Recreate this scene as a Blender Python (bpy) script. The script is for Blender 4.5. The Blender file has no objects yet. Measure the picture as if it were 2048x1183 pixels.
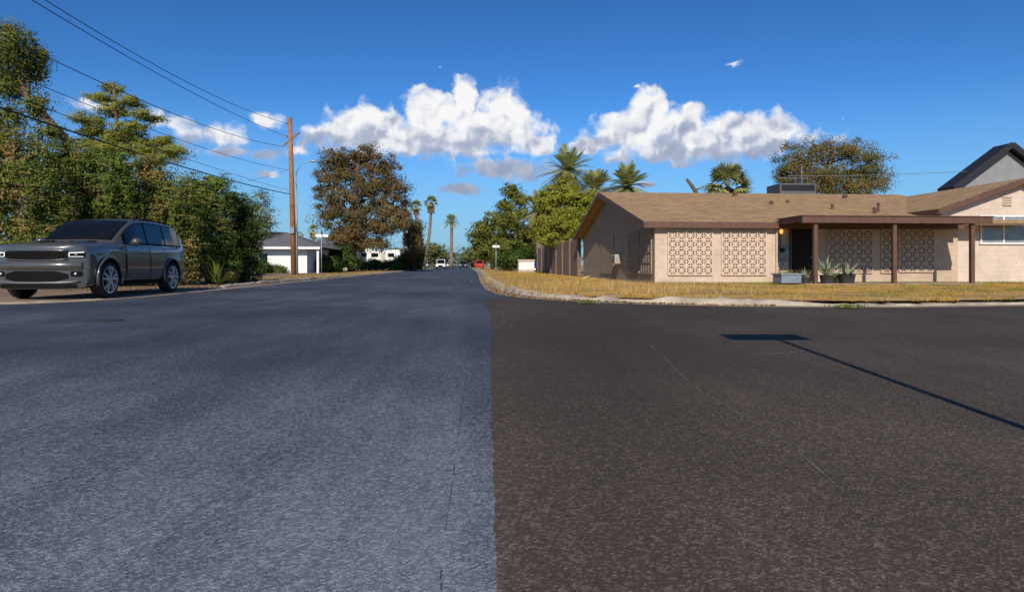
import bpy, bmesh, math, random
import numpy as np
from mathutils import Vector, Matrix
from mathutils.geometry import tessellate_polygon
random.seed(7); rng=np.random.default_rng(11)
SC=bpy.context.scene; COL=SC.collection
F=1280.0; H=0.75; HOR=530.0; TH=math.atan(89/F); S,Cc=math.sin(TH),math.cos(TH); PI=math.pi
def at(px,py,D):
    r=(px-1024)/F; return Vector((D*(S+r*Cc),D*(Cc-r*S),H-(py-HOR)/F*D))
def gr(px,py,z=0.0): return at(px,py,(H-z)*F/(py-HOR))
def onY(px,py,Y):
    r=(px-1024)/F; return at(px,py,Y/(Cc-r*S))
def onX(px,py,X):
    r=(px-1024)/F; return at(px,py,X/(S+r*Cc))
# ---------------------------------------------------------------- objects
ORG={}
def tag(o,label=None,cat=None,group=None,kind=None):
    if label:o['label']=label
    if cat:o['category']=cat
    if group:o['group']=group
    if kind:o['kind']=kind
    return o
def thing(name,label,cat,loc=(0,0,0),group=None,local=False,rotz=0):
    o=bpy.data.objects.new(name,None); COL.objects.link(o); o.location=loc; o.rotation_euler=(0,0,rotz); o.empty_display_size=.2
    ORG[o.name]=Vector((0,0,0)) if local else Vector(loc)
    return tag(o,label,cat,group)
def root(p):
    while p.parent: p=p.parent
    return p
def finish(me,name,mats,parent,smooth,keep):
    if not isinstance(mats,(list,tuple)): mats=[mats]
    for m in mats: me.materials.append(m)
    o=bpy.data.objects.new(name,me); COL.objects.link(o)
    n=len(me.vertices); a=np.empty(n*3,dtype=np.float32); me.vertices.foreach_get('co',a); a=a.reshape(-1,3)
    if parent is not None:
        org=ORG[root(parent).name]; a=a-np.array(org,dtype=np.float32); o.parent=parent
    elif not keep:
        c=(a.min(0)+a.max(0))/2; c[2]=a[:,2].min(); a=a-c; o.location=[float(x) for x in c]
    me.vertices.foreach_set('co',np.ascontiguousarray(a,dtype=np.float32).ravel())
    if smooth:
        me.polygons.foreach_set('use_smooth',[True]*len(me.polygons))
        if smooth!=True: me.set_sharp_from_angle(angle=math.radians(smooth))
    me.update(); return o
class MB:
    def __init__(s): s.v=[]; s.f=[]; s.m=[]
    def add(s,vs,fs,mi=0):
        n=len(s.v); s.v+=[tuple(v) for v in vs]; s.f+=[tuple(i+n for i in f) for f in fs]; s.m+=[mi]*len(fs); return s
    def box(s,x0,x1,y0,y1,z0,z1,mi=0):
        return s.add([(x0,y0,z0),(x1,y0,z0),(x1,y1,z0),(x0,y1,z0),(x0,y0,z1),(x1,y0,z1),(x1,y1,z1),(x0,y1,z1)],
          [(3,2,1,0),(4,5,6,7),(0,1,5,4),(1,2,6,5),(2,3,7,6),(3,0,4,7)],mi)
    def bar(s,p,q,w,h,mi=0,up=(0,0,1)):
        p=Vector(p);q=Vector(q);d=(q-p).normalized();u=Vector(up)
        if abs(d.dot(u))>.98:u=Vector((0,1,0))
        a=d.cross(u).normalized()*w/2;b=a.cross(d).normalized()*h/2
        return s.add([p-a-b,p+a-b,p+a+b,p-a+b,q-a-b,q+a-b,q+a+b,q-a+b],[(0,1,2,3),(7,6,5,4),(4,5,1,0),(5,6,2,1),(6,7,3,2),(7,4,0,3)],mi)
    def tube(s,pts,rs,n=8,mi=0,cap=True):
        pts=[Vector(p) for p in pts]
        if not isinstance(rs,(list,tuple)): rs=[rs]*len(pts)
        rows=[]
        for i,p in enumerate(pts):
            d=(pts[min(i+1,len(pts)-1)]-pts[max(i-1,0)]).normalized()
            u=(Vector((0,0,1)) if abs(d.z)<.9 else Vector((1,0,0)))
            a=d.cross(u)
            if a.length<1e-4: a=d.cross(Vector((1,.2,.1)))
            a.normalize(); b=d.cross(a).normalized()
            rows.append([p+(a*math.cos(2*PI*k/n)+b*math.sin(2*PI*k/n))*rs[i] for k in range(n)])
        vs=[v for r in rows for v in r]; fs=[]
        for i in range(len(pts)-1):
            for k in range(n): fs.append((i*n+k,i*n+(k+1)%n,(i+1)*n+(k+1)%n,(i+1)*n+k))
        if cap: fs+=[tuple(range(n))[::-1],tuple((len(pts)-1)*n+k for k in range(n))]
        return s.add(vs,fs,mi)
    def lathe(s,prof,c,axis='z',n=24,mi=0):
        vs=[];c=Vector(c)
        for r,h in prof:
            for k in range(n):
                a=2*PI*k/n;x,y=r*math.cos(a),r*math.sin(a)
                vs.append(c+(Vector((x,y,h)) if axis=='z' else Vector((h,x,y)) if axis=='x' else Vector((x,h,y))))
        fs=[]
        for i in range(len(prof)-1):
            for k in range(n): fs.append((i*n+k,i*n+(k+1)%n,(i+1)*n+(k+1)%n,(i+1)*n+k))
        return s.add(vs,fs,mi)
    def prism(s,poly,axis,a,b,mi=0):
        def P(p,t): return (t,p[0],p[1]) if axis=='x' else (p[0],t,p[1]) if axis=='y' else (p[0],p[1],t)
        n=len(poly); vs=[P(p,a) for p in poly]+[P(p,b) for p in poly]
        fs=[tuple(range(n)),tuple(range(2*n-1,n-1,-1))]+[(i,i+n,(i+1)%n+n,(i+1)%n) for i in range(n)]
        return s.add(vs,fs,mi)
    def grid(s,rows,mi=0):
        m=len(rows[0]); vs=[p for r in rows for p in r]
        return s.add(vs,[(i*m+j,i*m+j+1,(i+1)*m+j+1,(i+1)*m+j) for i in range(len(rows)-1) for j in range(m-1)],mi)
    def sheet(s,poly,z,mi=0):
        vs=[Vector((p[0],p[1],z)) for p in poly]; tr=tessellate_polygon([vs]); fs=[]
        for t in tr:
            a,b,c=[vs[i] for i in t]
            fs.append(t if (b-a).cross(c-a).z>0 else (t[0],t[2],t[1]))
        return s.add(vs,fs,mi)
    def build(s,name,mats,parent=None,smooth=False,keep=False,bevel=0,fix=True):
        me=bpy.data.meshes.new(name); me.from_pydata(s.v,[],s.f)
        me.polygons.foreach_set('material_index',s.m)
        if fix:
            bm=bmesh.new(); bm.from_mesh(me); bmesh.ops.recalc_face_normals(bm,faces=bm.faces); bm.to_mesh(me); bm.free()
        o=finish(me,name,mats,parent,smooth,keep)
        if bevel:
            b=o.modifiers.new('bevel','BEVEL'); b.width=bevel; b.segments=2; b.limit_method='ANGLE'
        return o
def rawmesh(V,k,name,mat,parent=None,keep=False):
    N=V.shape[0]; me=bpy.data.meshes.new(name)
    me.vertices.add(N*k); me.vertices.foreach_set('co',np.ascontiguousarray(V.reshape(-1),dtype=np.float32))
    me.loops.add(N*k); me.loops.foreach_set('vertex_index',np.arange(N*k,dtype=np.int32))
    me.polygons.add(N); me.polygons.foreach_set('loop_start',np.arange(0,N*k,k,dtype=np.int32))
    me.update(calc_edges=True); me.validate()
    return finish(me,name,mat,parent,False,keep)
# ---------------------------------------------------------------- materials
def NN(nt,t,**kw):
    n=nt.nodes.new(t)
    for k,v in kw.items(): setattr(n,k,v)
    return n
def MA(nt,op,a,b=None,c=None,clamp=False):
    n=nt.nodes.new('ShaderNodeMath'); n.operation=op; n.use_clamp=clamp
    for i,x in enumerate((a,b,c)):
        if x is None: continue
        if isinstance(x,(int,float)): n.inputs[i].default_value=x
        else: nt.links.new(x,n.inputs[i])
    return n.outputs[0]
def MIX(nt,f,a,b,bt='MIX'):
    n=nt.nodes.new('ShaderNodeMixRGB'); n.blend_type=bt
    for i,x in enumerate((f,a,b)):
        if isinstance(x,(int,float)): n.inputs[i].default_value=x
        elif isinstance(x,tuple): n.inputs[i].default_value=(x+(1,))[:4]
        else: nt.links.new(x,n.inputs[i])
    return n.outputs[0]
def RAMP(nt,f,stops):
    n=nt.nodes.new('ShaderNodeValToRGB'); e=n.color_ramp.elements
    while len(e)<len(stops): e.new(.5)
    for i,(p,c) in enumerate(stops): e[i].position=p; e[i].color=(c+(1,))[:4] if isinstance(c,tuple) else (c,c,c,1)
    nt.links.new(f,n.inputs[0]); return n.outputs[0]
def NOISE(nt,vec,scale,detail=4,rough=.55,dims='3D'):
    n=nt.nodes.new('ShaderNodeTexNoise'); n.noise_dimensions=dims; n.inputs['Scale'].default_value=scale; n.inputs['Detail'].default_value=detail; n.inputs['Roughness'].default_value=rough
    if vec is not None: nt.links.new(vec,n.inputs['Vector'])
    return n.outputs[0]
def MAPV(nt,vec,sc,rot=(0,0,0)):
    n=nt.nodes.new('ShaderNodeMapping'); n.inputs['Scale'].default_value=sc; n.inputs['Rotation'].default_value=rot; nt.links.new(vec,n.inputs[0]); return n.outputs[0]
def newmat(name):
    m=bpy.data.materials.new(name); m.use_nodes=True; nt=m.node_tree; b=nt.nodes['Principled BSDF']; return m,nt,b
def objc(nt): return nt.nodes.new('ShaderNodeTexCoord').outputs['Object']
def bump(nt,b,h,st,dist=.02):
    n=nt.nodes.new('ShaderNodeBump'); n.inputs['Strength'].default_value=st; n.inputs['Distance'].default_value=dist
    nt.links.new(h,n.inputs['Height']); nt.links.new(n.outputs[0],b.inputs['Normal'])
def mat(name,c1,c2=None,scale=4,rough=.7,bmp=0,metal=0,bscale=None,coat=0,emit=0,spec=None):
    m,nt,b=newmat(name); b.inputs['Roughness'].default_value=rough; b.inputs['Metallic'].default_value=metal
    b.inputs['Coat Weight'].default_value=coat; b.inputs['Coat Roughness'].default_value=.04
    if spec is not None: b.inputs['Specular IOR Level'].default_value=spec
    if c2 is None: c2=tuple(x*.8 for x in c1)
    v=objc(nt); n=NOISE(nt,v,scale,5,.6); f=RAMP(nt,n,[(.3,0.0),(.7,1.0)])
    nt.links.new(MIX(nt,f,c1,c2),b.inputs['Base Color'])
    if bmp: bump(nt,b,NOISE(nt,v,bscale or scale*4,4),bmp)
    if emit: b.inputs['Emission Color'].default_value=c1+(1,); b.inputs['Emission Strength'].default_value=emit
    return m
def leafmat(name,c1,c2,c3,patch=None,pamt=.3,pscale=.9,trans=.25):
    m=bpy.data.materials.new(name); m.use_nodes=True; nt=m.node_tree; nt.nodes.clear()
    out=nt.nodes.new('ShaderNodeOutputMaterial'); g=nt.nodes.new('ShaderNodeNewGeometry')
    col=RAMP(nt,g.outputs['Random Per Island'],[(0,c1),(.5,c2),(1,c3)])
    v=objc(nt)
    if patch:
        n=NOISE(nt,v,pscale,3,.6); n2=MA(nt,'ADD',n,MA(nt,'MULTIPLY',g.outputs['Random Per Island'],.3))
        th=.84-pamt*.4; f=RAMP(nt,n2,[(th-.06,0.0),(th+.06,1.0)]); col=MIX(nt,f,col,patch)
    dk=NOISE(nt,v,.6,3); col=MIX(nt,1.0,col,RAMP(nt,dk,[(.3,.7),(.7,1.25)]),'MULTIPLY')
    d=nt.nodes.new('ShaderNodeBsdfDiffuse'); t=nt.nodes.new('ShaderNodeBsdfTranslucent'); mx=nt.nodes.new('ShaderNodeMixShader'); mx.inputs[0].default_value=trans
    nt.links.new(col,d.inputs[0]); nt.links.new(col,t.inputs[0]); nt.links.new(d.outputs[0],mx.inputs[1]); nt.links.new(t.outputs[0],mx.inputs[2]); nt.links.new(mx.outputs[0],out.inputs[0])
    return m
def roadmat(name,dark,mid,light,vs,wear,streak,amp,spec,pamp,base):
    m,nt,b=newmat(name); v=objc(nt)
    vo=NN(nt,'ShaderNodeTexVoronoi'); vo.voronoi_dimensions='2D'; vo.inputs['Scale'].default_value=vs; nt.links.new(v,vo.inputs['Vector'])
    bw=NN(nt,'ShaderNodeSeparateColor'); nt.links.new(vo.outputs['Color'],bw.inputs[0]); rnd=MA(nt,'POWER',bw.outputs[0],2.5)
    fine=NOISE(nt,v,vs*1.7,2,.7,'2D'); mid_n=NOISE(nt,v,24,5,.75,'2D'); patch=NOISE(nt,MAPV(nt,v,(.5,.26,1),(0,0,.1)),1.0,9,.72,'2D')
    st=NOISE(nt,MAPV(nt,v,(1.6,.16,1),(0,0,-.10)),1.0,8,.72,'2D'); big=NOISE(nt,v,.22,3,.5,'2D')
    sep=NN(nt,'ShaderNodeSeparateXYZ'); nt.links.new(v,sep.inputs[0])
    mr=NN(nt,'ShaderNodeMapRange'); mr.inputs[1].default_value=6.0; mr.inputs[2].default_value=1.4; mr.inputs[3].default_value=0; mr.inputs[4].default_value=wear; nt.links.new(sep.outputs[1],mr.inputs[0])
    f=MA(nt,'MULTIPLY',MA(nt,'SUBTRACT',rnd,.28),amp)
    f=MA(nt,'ADD',f,MA(nt,'MULTIPLY',MA(nt,'SUBTRACT',fine,.5),amp*1.8))
    f=MA(nt,'ADD',f,MA(nt,'MULTIPLY',MA(nt,'SUBTRACT',mid_n,.5),amp*1.1))
    f=MA(nt,'ADD',f,MA(nt,'MULTIPLY',MA(nt,'SUBTRACT',patch,.5),pamp))
    f=MA(nt,'ADD',f,MA(nt,'MULTIPLY',MA(nt,'SUBTRACT',st,.5),streak))
    f=MA(nt,'ADD',f,MA(nt,'MULTIPLY',MA(nt,'SUBTRACT',big,.5),pamp*.6))
    f=MA(nt,'ADD',f,MA(nt,'ADD',mr.outputs[0],base))
    nt.links.new(RAMP(nt,f,[(0.05,dark),(.45,mid),(1.0,light)]),b.inputs['Base Color'])
    b.inputs['Roughness'].default_value=.8; b.inputs['Specular IOR Level'].default_value=spec
    hgt=MA(nt,'ADD',vo.outputs['Distance'],MA(nt,'MULTIPLY',fine,.8)); bump(nt,b,hgt,.55,.0035)
    return m
def brickmat(name,c1,c2,mort,bw,rh,ms,rough=.85,roof=False,bst=.5):
    m,nt,b=newmat(name); v=objc(nt); sp=NN(nt,'ShaderNodeSeparateXYZ'); nt.links.new(v,sp.inputs[0]); cb=NN(nt,'ShaderNodeCombineXYZ')
    if roof: nt.links.new(sp.outputs[0],cb.inputs[0]); nt.links.new(sp.outputs[1],cb.inputs[1])
    else: nt.links.new(MA(nt,'ADD',sp.outputs[0],sp.outputs[1]),cb.inputs[0]); nt.links.new(sp.outputs[2],cb.inputs[1])
    br=NN(nt,'ShaderNodeTexBrick'); nt.links.new(cb.outputs[0],br.inputs['Vector']); br.inputs['Scale'].default_value=1
    br.inputs['Color1'].default_value=c1+(1,); br.inputs['Color2'].default_value=c2+(1,); br.inputs['Mortar'].default_value=mort+(1,)
    br.inputs['Mortar Size'].default_value=ms; br.inputs['Brick Width'].default_value=bw; br.inputs['Row Height'].default_value=rh; br.inputs['Mortar Smooth'].default_value=.3
    n=NOISE(nt,v,1.3,6,.65); n2=NOISE(nt,v,14,4,.6)
    c=MIX(nt,1.0,br.outputs['Color'],RAMP(nt,n,[(.25,.78),(.75,1.14)]),'MULTIPLY'); c=MIX(nt,1.0,c,RAMP(nt,n2,[(.25,.84),(.75,1.12)]),'MULTIPLY')
    nt.links.new(c,b.inputs['Base Color']); b.inputs['Roughness'].default_value=rough
    bump(nt,b,MA(nt,'ADD',MA(nt,'MULTIPLY',br.outputs['Fac'],-1.0),MA(nt,'MULTIPLY',n2,.6)),bst,.012)
    return m
M={}
M['road']=roadmat('blue_grey_asphalt',(.014,.018,.028),(.046,.057,.081),(.29,.32,.37),125,.16,.28,.31,.20,.50,.40)
M['street']=roadmat('dark_asphalt',(.017,.013,.010),(.064,.050,.040),(.28,.225,.175),120,.06,.14,.27,.13,.36,.40)
M['scuff']=mat('pale_scuff',(.15,.135,.125),(.075,.062,.055),30,.85)
M['crack']=mat('tar_crack',(.022,.027,.04),(.042,.052,.074),20,.8)
M['concrete']=mat('kerb_concrete',(.50,.42,.33),(.20,.155,.115),1.6,.9,.7,bscale=25)
M['gutter']=mat('gutter_concrete',(.36,.275,.19),(.19,.145,.10),2.5,.9,.3,bscale=40)
def lawnmat():
    m,nt,b=newmat('dry_lawn'); v=objc(nt); a=NOISE(nt,v,.8,7,.72); c=NOISE(nt,v,25,4,.7)
    col=RAMP(nt,a,[(.35,(.26,.165,.095)),(.48,(.38,.235,.085)),(.56,(.58,.355,.08)),(.72,(.66,.42,.10))]); col=MIX(nt,1.0,col,RAMP(nt,c,[(.25,.55),(.75,1.2)]),'MULTIPLY')
    nt.links.new(col,b.inputs['Base Color']); b.inputs['Roughness'].default_value=.95; bump(nt,b,c,.8,.04); return m
M['lawn']=lawnmat()
M['dirt']=mat('brown_gravel',(.27,.18,.12),(.15,.10,.065),1.2,.95,.6,bscale=40)
M['ground']=mat('dry_ground',(.26,.19,.11),(.16,.12,.07),.3,.95)
M['bladegrass']=leafmat('dry_grass_blades',(.48,.27,.05),(.72,.43,.09),(.84,.56,.17),(.28,.29,.05),.2,.35,.4)
M['tallgrass']=leafmat('tall_dry_grass',(.36,.23,.09),(.56,.38,.14),(.70,.50,.25),None,0,1,.35)
M['greengrass']=leafmat('green_grass',(.10,.16,.03),(.20,.26,.05),(.38,.34,.09),None,0,1,.35)
M['litter']=leafmat('leaf_litter',(.22,.12,.04),(.32,.18,.06),(.14,.08,.03))
M['bark']=mat('brown_bark',(.16,.10,.065),(.07,.045,.03),6,.9,.8,bscale=30)
M['palmbark']=mat('palm_bark',(.26,.19,.13),(.14,.10,.07),5,.95,.8,bscale=20)
M['polewood']=mat('pole_wood',(.36,.165,.06),(.18,.08,.03),3,.85,.5,bscale=25)
M['shrub_rust']=leafmat('rusty_shrub_leaves',(.085,.125,.024),(.145,.185,.038),(.21,.24,.06),(.38,.23,.10),.24,1.2,.3)
M['shrub_olive']=leafmat('olive_shrub_leaves',(.075,.12,.022),(.125,.175,.034),(.19,.23,.055),(.34,.22,.10),.10,1.1,.3)
M['shrub_dark']=leafmat('dark_shrub_leaves',(.034,.066,.015),(.062,.10,.024),(.10,.145,.04))
M['euca']=leafmat('grey_green_leaves',(.075,.11,.026),(.12,.15,.036),(.19,.195,.058),(.30,.20,.065),.06,.9,.3)
M['pine']=leafmat('pine_needles',(.15,.19,.034),(.24,.255,.05),(.34,.31,.07),None,0,1,.3)
M['pine_brown']=leafmat('browning_pine_needles',(.135,.085,.040),(.19,.118,.052),(.25,.16,.072),(.115,.115,.040),.40,.35)
M['conifer']=leafmat('conifer_needles',(.08,.105,.022),(.13,.15,.033),(.20,.19,.045))
M['yellowgreen']=leafmat('yellow_green_leaves',(.14,.17,.022),(.22,.235,.032),(.32,.30,.05))
M['olive_tree']=leafmat('olive_brown_leaves',(.10,.105,.03),(.15,.14,.045),(.21,.18,.065),(.25,.15,.055),.22,.5)
M['far']=leafmat('far_leaves',(.08,.11,.04),(.14,.17,.055),(.22,.21,.085))
M['palm']=leafmat('palm_fronds',(.22,.25,.08),(.36,.38,.14),(.52,.48,.22),None,0,1,.35)
M['palmyellow']=leafmat('yellowed_palm_fronds',(.24,.22,.06),(.40,.35,.11),(.54,.44,.19),None,0,1,.35)
M['palmdry']=leafmat('dry_palm_skirt',(.24,.16,.08),(.34,.24,.12),(.19,.13,.07))
M['agave']=mat('agave_leaf',(.18,.23,.14),(.27,.30,.18),6,.6)
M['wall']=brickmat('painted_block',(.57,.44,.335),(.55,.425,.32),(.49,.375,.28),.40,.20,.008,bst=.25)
M['gable']=brickmat('shaded_block',(.31,.235,.155),(.29,.22,.145),(.25,.185,.12),.40,.20,.008,bst=.25)  # wall block darkened for the gable side: its shade is put into the colour
M['porchshade']=brickmat('shaded_porch_block',(.50,.38,.275),(.48,.36,.26),(.43,.32,.23),.40,.20,.008,bst=.25)  # same wall block, toned down to paint in the porch shade
M['wall2']=brickmat('cream_block',(.60,.49,.40),(.58,.47,.385),(.53,.42,.34),.40,.20,.007,bst=.2)
M['screen']=mat('screen_block',(.60,.465,.355),(.53,.405,.31),8,.85,.3)
M['screenshade']=mat('shaded_screen_block',(.50,.38,.28),(.43,.325,.24),8,.85,.3)  # screen block again, porch shade mixed into its colour
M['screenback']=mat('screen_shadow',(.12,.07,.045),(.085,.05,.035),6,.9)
M['shingle']=brickmat('brown_shingle',(.45,.285,.14),(.31,.19,.09),(.14,.085,.042),.34,.16,.016,.9,True,1.0)
M['greyshingle']=brickmat('grey_shingle',(.17,.17,.18),(.12,.12,.13),(.06,.06,.06),.4,.25,.015,.9,True,.6)
M['trim']=mat('brown_trim',(.125,.06,.035),(.08,.04,.026),5,.65,.2)
M['door']=mat('dark_door',(.020,.011,.009),(.014,.008,.007),5,.7,spec=.2)
M['white']=mat('white_paint',(.78,.77,.75),(.68,.67,.65),2,.6)
M['stucco']=mat('grey_stucco',(.24,.245,.26),(.19,.195,.21),1.5,.9,.2,bscale=60)
M['cream']=mat('cream_stucco',(.55,.47,.38),(.45,.38,.3),1.5,.9)
M['black']=mat('black_trim',(.02,.02,.022),(.012,.012,.012),5,.5)
M['metal']=mat('grey_metal',(.26,.27,.28),(.18,.19,.2),4,.55,metal=.3)
M['cooler']=mat('cooler_metal',(.11,.115,.12),(.08,.084,.09),4,.6,metal=.2)
M['galv']=mat('galvanised_pole',(.34,.35,.36),(.26,.27,.28),4,.55,metal=.3)
M['wire']=mat('cable',(.02,.02,.022),None,5,.6)
M['lampglow']=mat('lamp_glow',(1.0,.45,.1),None,2,.5,emit=1.5)
M['glass']=mat('dark_glass',(.006,.007,.008),(.005,.006,.007),2,.03,spec=.35)
M['winglass']=mat('window_glass',(.12,.15,.17),(.30,.33,.35),1.2,.08,spec=.6)
M['fence']=mat('brown_fence',(.20,.13,.095),(.12,.08,.06),4,.85,.4,bscale=20)
M['planter']=mat('blue_planter',(.20,.24,.28),(.14,.17,.21),4,.6)
M['pot']=mat('dark_pot',(.03,.028,.027),(.05,.045,.04),4,.6)
M['paint_grey']=mat('grey_car_paint',(.074,.072,.070),(.068,.066,.064),1,.28,coat=1.0,spec=.5,metal=.15)
M['rubber']=mat('tyre_rubber',(.014,.014,.014),(.022,.022,.022),12,.85)
M['rim']=mat('silver_rim',(.72,.73,.74),(.64,.65,.66),6,.3,metal=.7)
M['lip']=mat('silver_lip',(.20,.20,.20),None,6,.4,metal=.4)
M['plastic']=mat('black_plastic',(.005,.005,.005),(.008,.008,.008),10,.6,spec=.08)
M['grillebar']=mat('grille_bar',(.012,.012,.012),None,10,.5,spec=.1)
M['drl']=mat('white_lamp',(.95,.97,1.0),None,3,.2,emit=.9)
M['amber']=mat('amber_lens',(.45,.12,.02),None,3,.3)
M['redlens']=mat('red_lens',(.35,.02,.02),None,3,.3)
M['iron']=mat('cast_iron',(.02,.02,.024),(.035,.032,.03),20,.7)
for k,c in dict(cwhite=(.7,.7,.7),csilver=(.35,.36,.38),cdark=(.03,.035,.04),cred=(.42,.02,.015),cblue=(.02,.07,.28)).items(): M[k]=mat('car_'+k[1:],c,tuple(x*.93 for x in c),2,.3,coat=.6)
# ---------------------------------------------------------------- world, sun, camera
AZ=math.radians(9.28); EL=math.radians(34)
Ld=Vector((math.sin(AZ)*math.cos(EL),math.cos(AZ)*math.cos(EL),-math.sin(EL)))
sl=bpy.data.lights.new('sun','SUN'); sl.energy=5.0; sl.angle=math.radians(.5); sl.color=(1,.90,.76)
so=bpy.data.objects.new('sun',sl); COL.objects.link(so); so.rotation_euler=Ld.to_track_quat('-Z','Y').to_euler(); so.location=(0,-20,30)
W=bpy.data.worlds.new('World'); SC.world=W; W.use_nodes=True; nt=W.node_tree; nt.nodes.clear()
wo=nt.nodes.new('ShaderNodeOutputWorld')
tc=nt.nodes.new('ShaderNodeTexCoord'); sp=nt.nodes.new('ShaderNodeSeparateXYZ'); nt.links.new(tc.outputs['Generated'],sp.inputs[0])
az=MA(nt,'ARCTAN2',sp.outputs[0],sp.outputs[1]); el=MA(nt,'ARCSINE',sp.outputs[2])
cb=nt.nodes.new('ShaderNodeCombineXYZ'); nt.links.new(az,cb.inputs[0]); nt.links.new(el,cb.inputs[1])
sky=nt.nodes.new('ShaderNodeTexSky'); sky.sky_type='NISHITA'; sky.sun_disc=False; sky.sun_elevation=EL; sky.sun_rotation=PI+AZ; sky.ozone_density=3.0; sky.air_density=1.0; sky.dust_density=.4
s1=MIX(nt,1.0,sky.outputs[0],(.062,.101,.124),'MULTIPLY')
gm=nt.nodes.new('ShaderNodeGamma'); gm.inputs[1].default_value=1.42; nt.links.new(s1,gm.inputs[0])
tint=MIX(nt,1.0,gm.outputs[0],(9.8,9.3,9.3),'MULTIPLY')
hz_=NN(nt,'ShaderNodeMapRange',interpolation_type='SMOOTHSTEP'); nt.links.new(el,hz_.inputs[0]); hz_.inputs[1].default_value=.26; hz_.inputs[2].default_value=-.02; hz_.inputs[3].default_value=0; hz_.inputs[4].default_value=.8
tint=MIX(nt,hz_.outputs[0],tint,(2.2,3.8,5.8))
bg1=nt.nodes.new('ShaderNodeBackground'); bg1.inputs[1].default_value=.115; nt.links.new(tint,bg1.inputs[0])
CB=[(670,266,60,28,.9),(745,250,80,38,1),(862,226,62,40,1),(930,204,28,42,1),(1003,228,46,50,1),(975,262,115,46,1),(840,282,220,32,1),(1070,288,60,22,.8),
(1300,226,42,44,1),(1262,262,84,40,1),(1372,258,60,38,1),(1450,266,80,36,1),(1540,262,62,38,1),(1400,294,200,32,1),(1175,292,60,22,.75),(1376,220,18,15,.7),
(330,238,100,32,.5),(430,270,120,40,.56),(525,238,56,26,.55),(470,306,140,22,.56),(540,345,70,15,.5),(200,212,90,20,.45),(590,302,56,20,.6),
(1020,338,110,26,.8),(915,377,66,15,.75),(1295,369,22,9,.55),(1365,331,45,13,.65),(840,322,18,8,.45),(1230,322,50,10,.5),(700,320,60,9,.45),
(1465,128,38,9,.45),(1272,172,20,8,.45),(1685,236,14,8,.5),(878,134,14,6,.35)]
P0=cb.outputs[0]
wn=NN(nt,'ShaderNodeTexNoise'); wn.noise_dimensions='2D'; wn.inputs['Scale'].default_value=30; wn.inputs['Detail'].default_value=5; nt.links.new(P0,wn.inputs['Vector'])
vm=NN(nt,'ShaderNodeVectorMath',operation='MULTIPLY_ADD'); nt.links.new(wn.outputs['Color'],vm.inputs[0]); vm.inputs[1].default_value=(.028,.018,0); vm.inputs[2].default_value=(-.014,-.009,0)
va=NN(nt,'ShaderNodeVectorMath',operation='ADD'); nt.links.new(P0,va.inputs[0]); nt.links.new(vm.outputs[0],va.inputs[1]); PW=va.outputs[0]
acc=None
for (px,py,rx,ry,wt) in CB:
    r=(px-1024)/F; a0=math.atan(r)+TH; e0=math.atan((HOR-py)/math.sqrt(F*F+(px-1024)**2))
    k=1/(1+r*r); ax=F/(rx*1.22)/k; ay=F/(ry*1.22)/math.sqrt(k)
    n=NN(nt,'ShaderNodeVectorMath',operation='MULTIPLY_ADD'); nt.links.new(PW,n.inputs[0]); n.inputs[1].default_value=(ax,ay,0); n.inputs[2].default_value=(-a0*ax,-e0*ay,0)
    l=NN(nt,'ShaderNodeVectorMath',operation='LENGTH'); nt.links.new(n.outputs[0],l.inputs[0])
    v=MA(nt,'SUBTRACT',wt,l.outputs['Value'])
    acc=v if acc is None else MA(nt,'SMOOTH_MAX',acc,v,.12)
acc=MA(nt,'MAXIMUM',acc,-1.0)
fb=NOISE(nt,PW,36,7,.55,'2D')
def off(dx,dy):
    n=NN(nt,'ShaderNodeVectorMath',operation='ADD'); nt.links.new(PW,n.inputs[0]); n.inputs[1].default_value=(dx,dy,0); return n.outputs[0]
fl=NOISE(nt,PW,26,3,.45,'2D'); fl2=NOISE(nt,off(-.006,.012),26,3,.45,'2D')
d0=MA(nt,'ADD',acc,MA(nt,'MULTIPLY',MA(nt,'SUBTRACT',fb,.5),1.2))
mk=NN(nt,'ShaderNodeMapRange',interpolation_type='SMOOTHSTEP'); nt.links.new(d0,mk.inputs[0]); mk.inputs[1].default_value=-.04; mk.inputs[2].default_value=.46
lit=MA(nt,'ADD',MA(nt,'MULTIPLY',MA(nt,'SUBTRACT',fl,fl2),1.6),.66)
lit=MA(nt,'ADD',lit,MA(nt,'MULTIPLY',MA(nt,'SUBTRACT',el,.205),8.0))
lit=MA(nt,'ADD',lit,MA(nt,'MULTIPLY',MA(nt,'SUBTRACT',.5,d0),.25),clamp=True)
ccol=RAMP(nt,lit,[(0,(.33,.38,.52)),(.35,(.47,.51,.64)),(.62,(.82,.83,.87)),(.85,(1.0,.99,.97))])
bg2=nt.nodes.new('ShaderNodeBackground'); bg2.inputs[1].default_value=.97; nt.links.new(ccol,bg2.inputs[0])
ms=nt.nodes.new('ShaderNodeMixShader'); nt.links.new(MA(nt,'MULTIPLY',mk.outputs[0],.96),ms.inputs[0]); nt.links.new(bg1.outputs[0],ms.inputs[1]); nt.links.new(bg2.outputs[0],ms.inputs[2]); nt.links.new(ms.outputs[0],wo.inputs[0])
cam=bpy.data.cameras.new('camera'); co=bpy.data.objects.new('camera',cam); COL.objects.link(co); SC.camera=co
cam.sensor_width=36; cam.lens=36*F/2048; cam.shift_y=-(591.5-HOR)/2048; cam.clip_end=5000; cam.clip_start=.05
co.location=(0,0,H); co.rotation_euler=(PI/2,0,-TH)
SC.view_settings.view_transform='Standard'; SC.view_settings.look='None'; SC.view_settings.exposure=0
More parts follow.
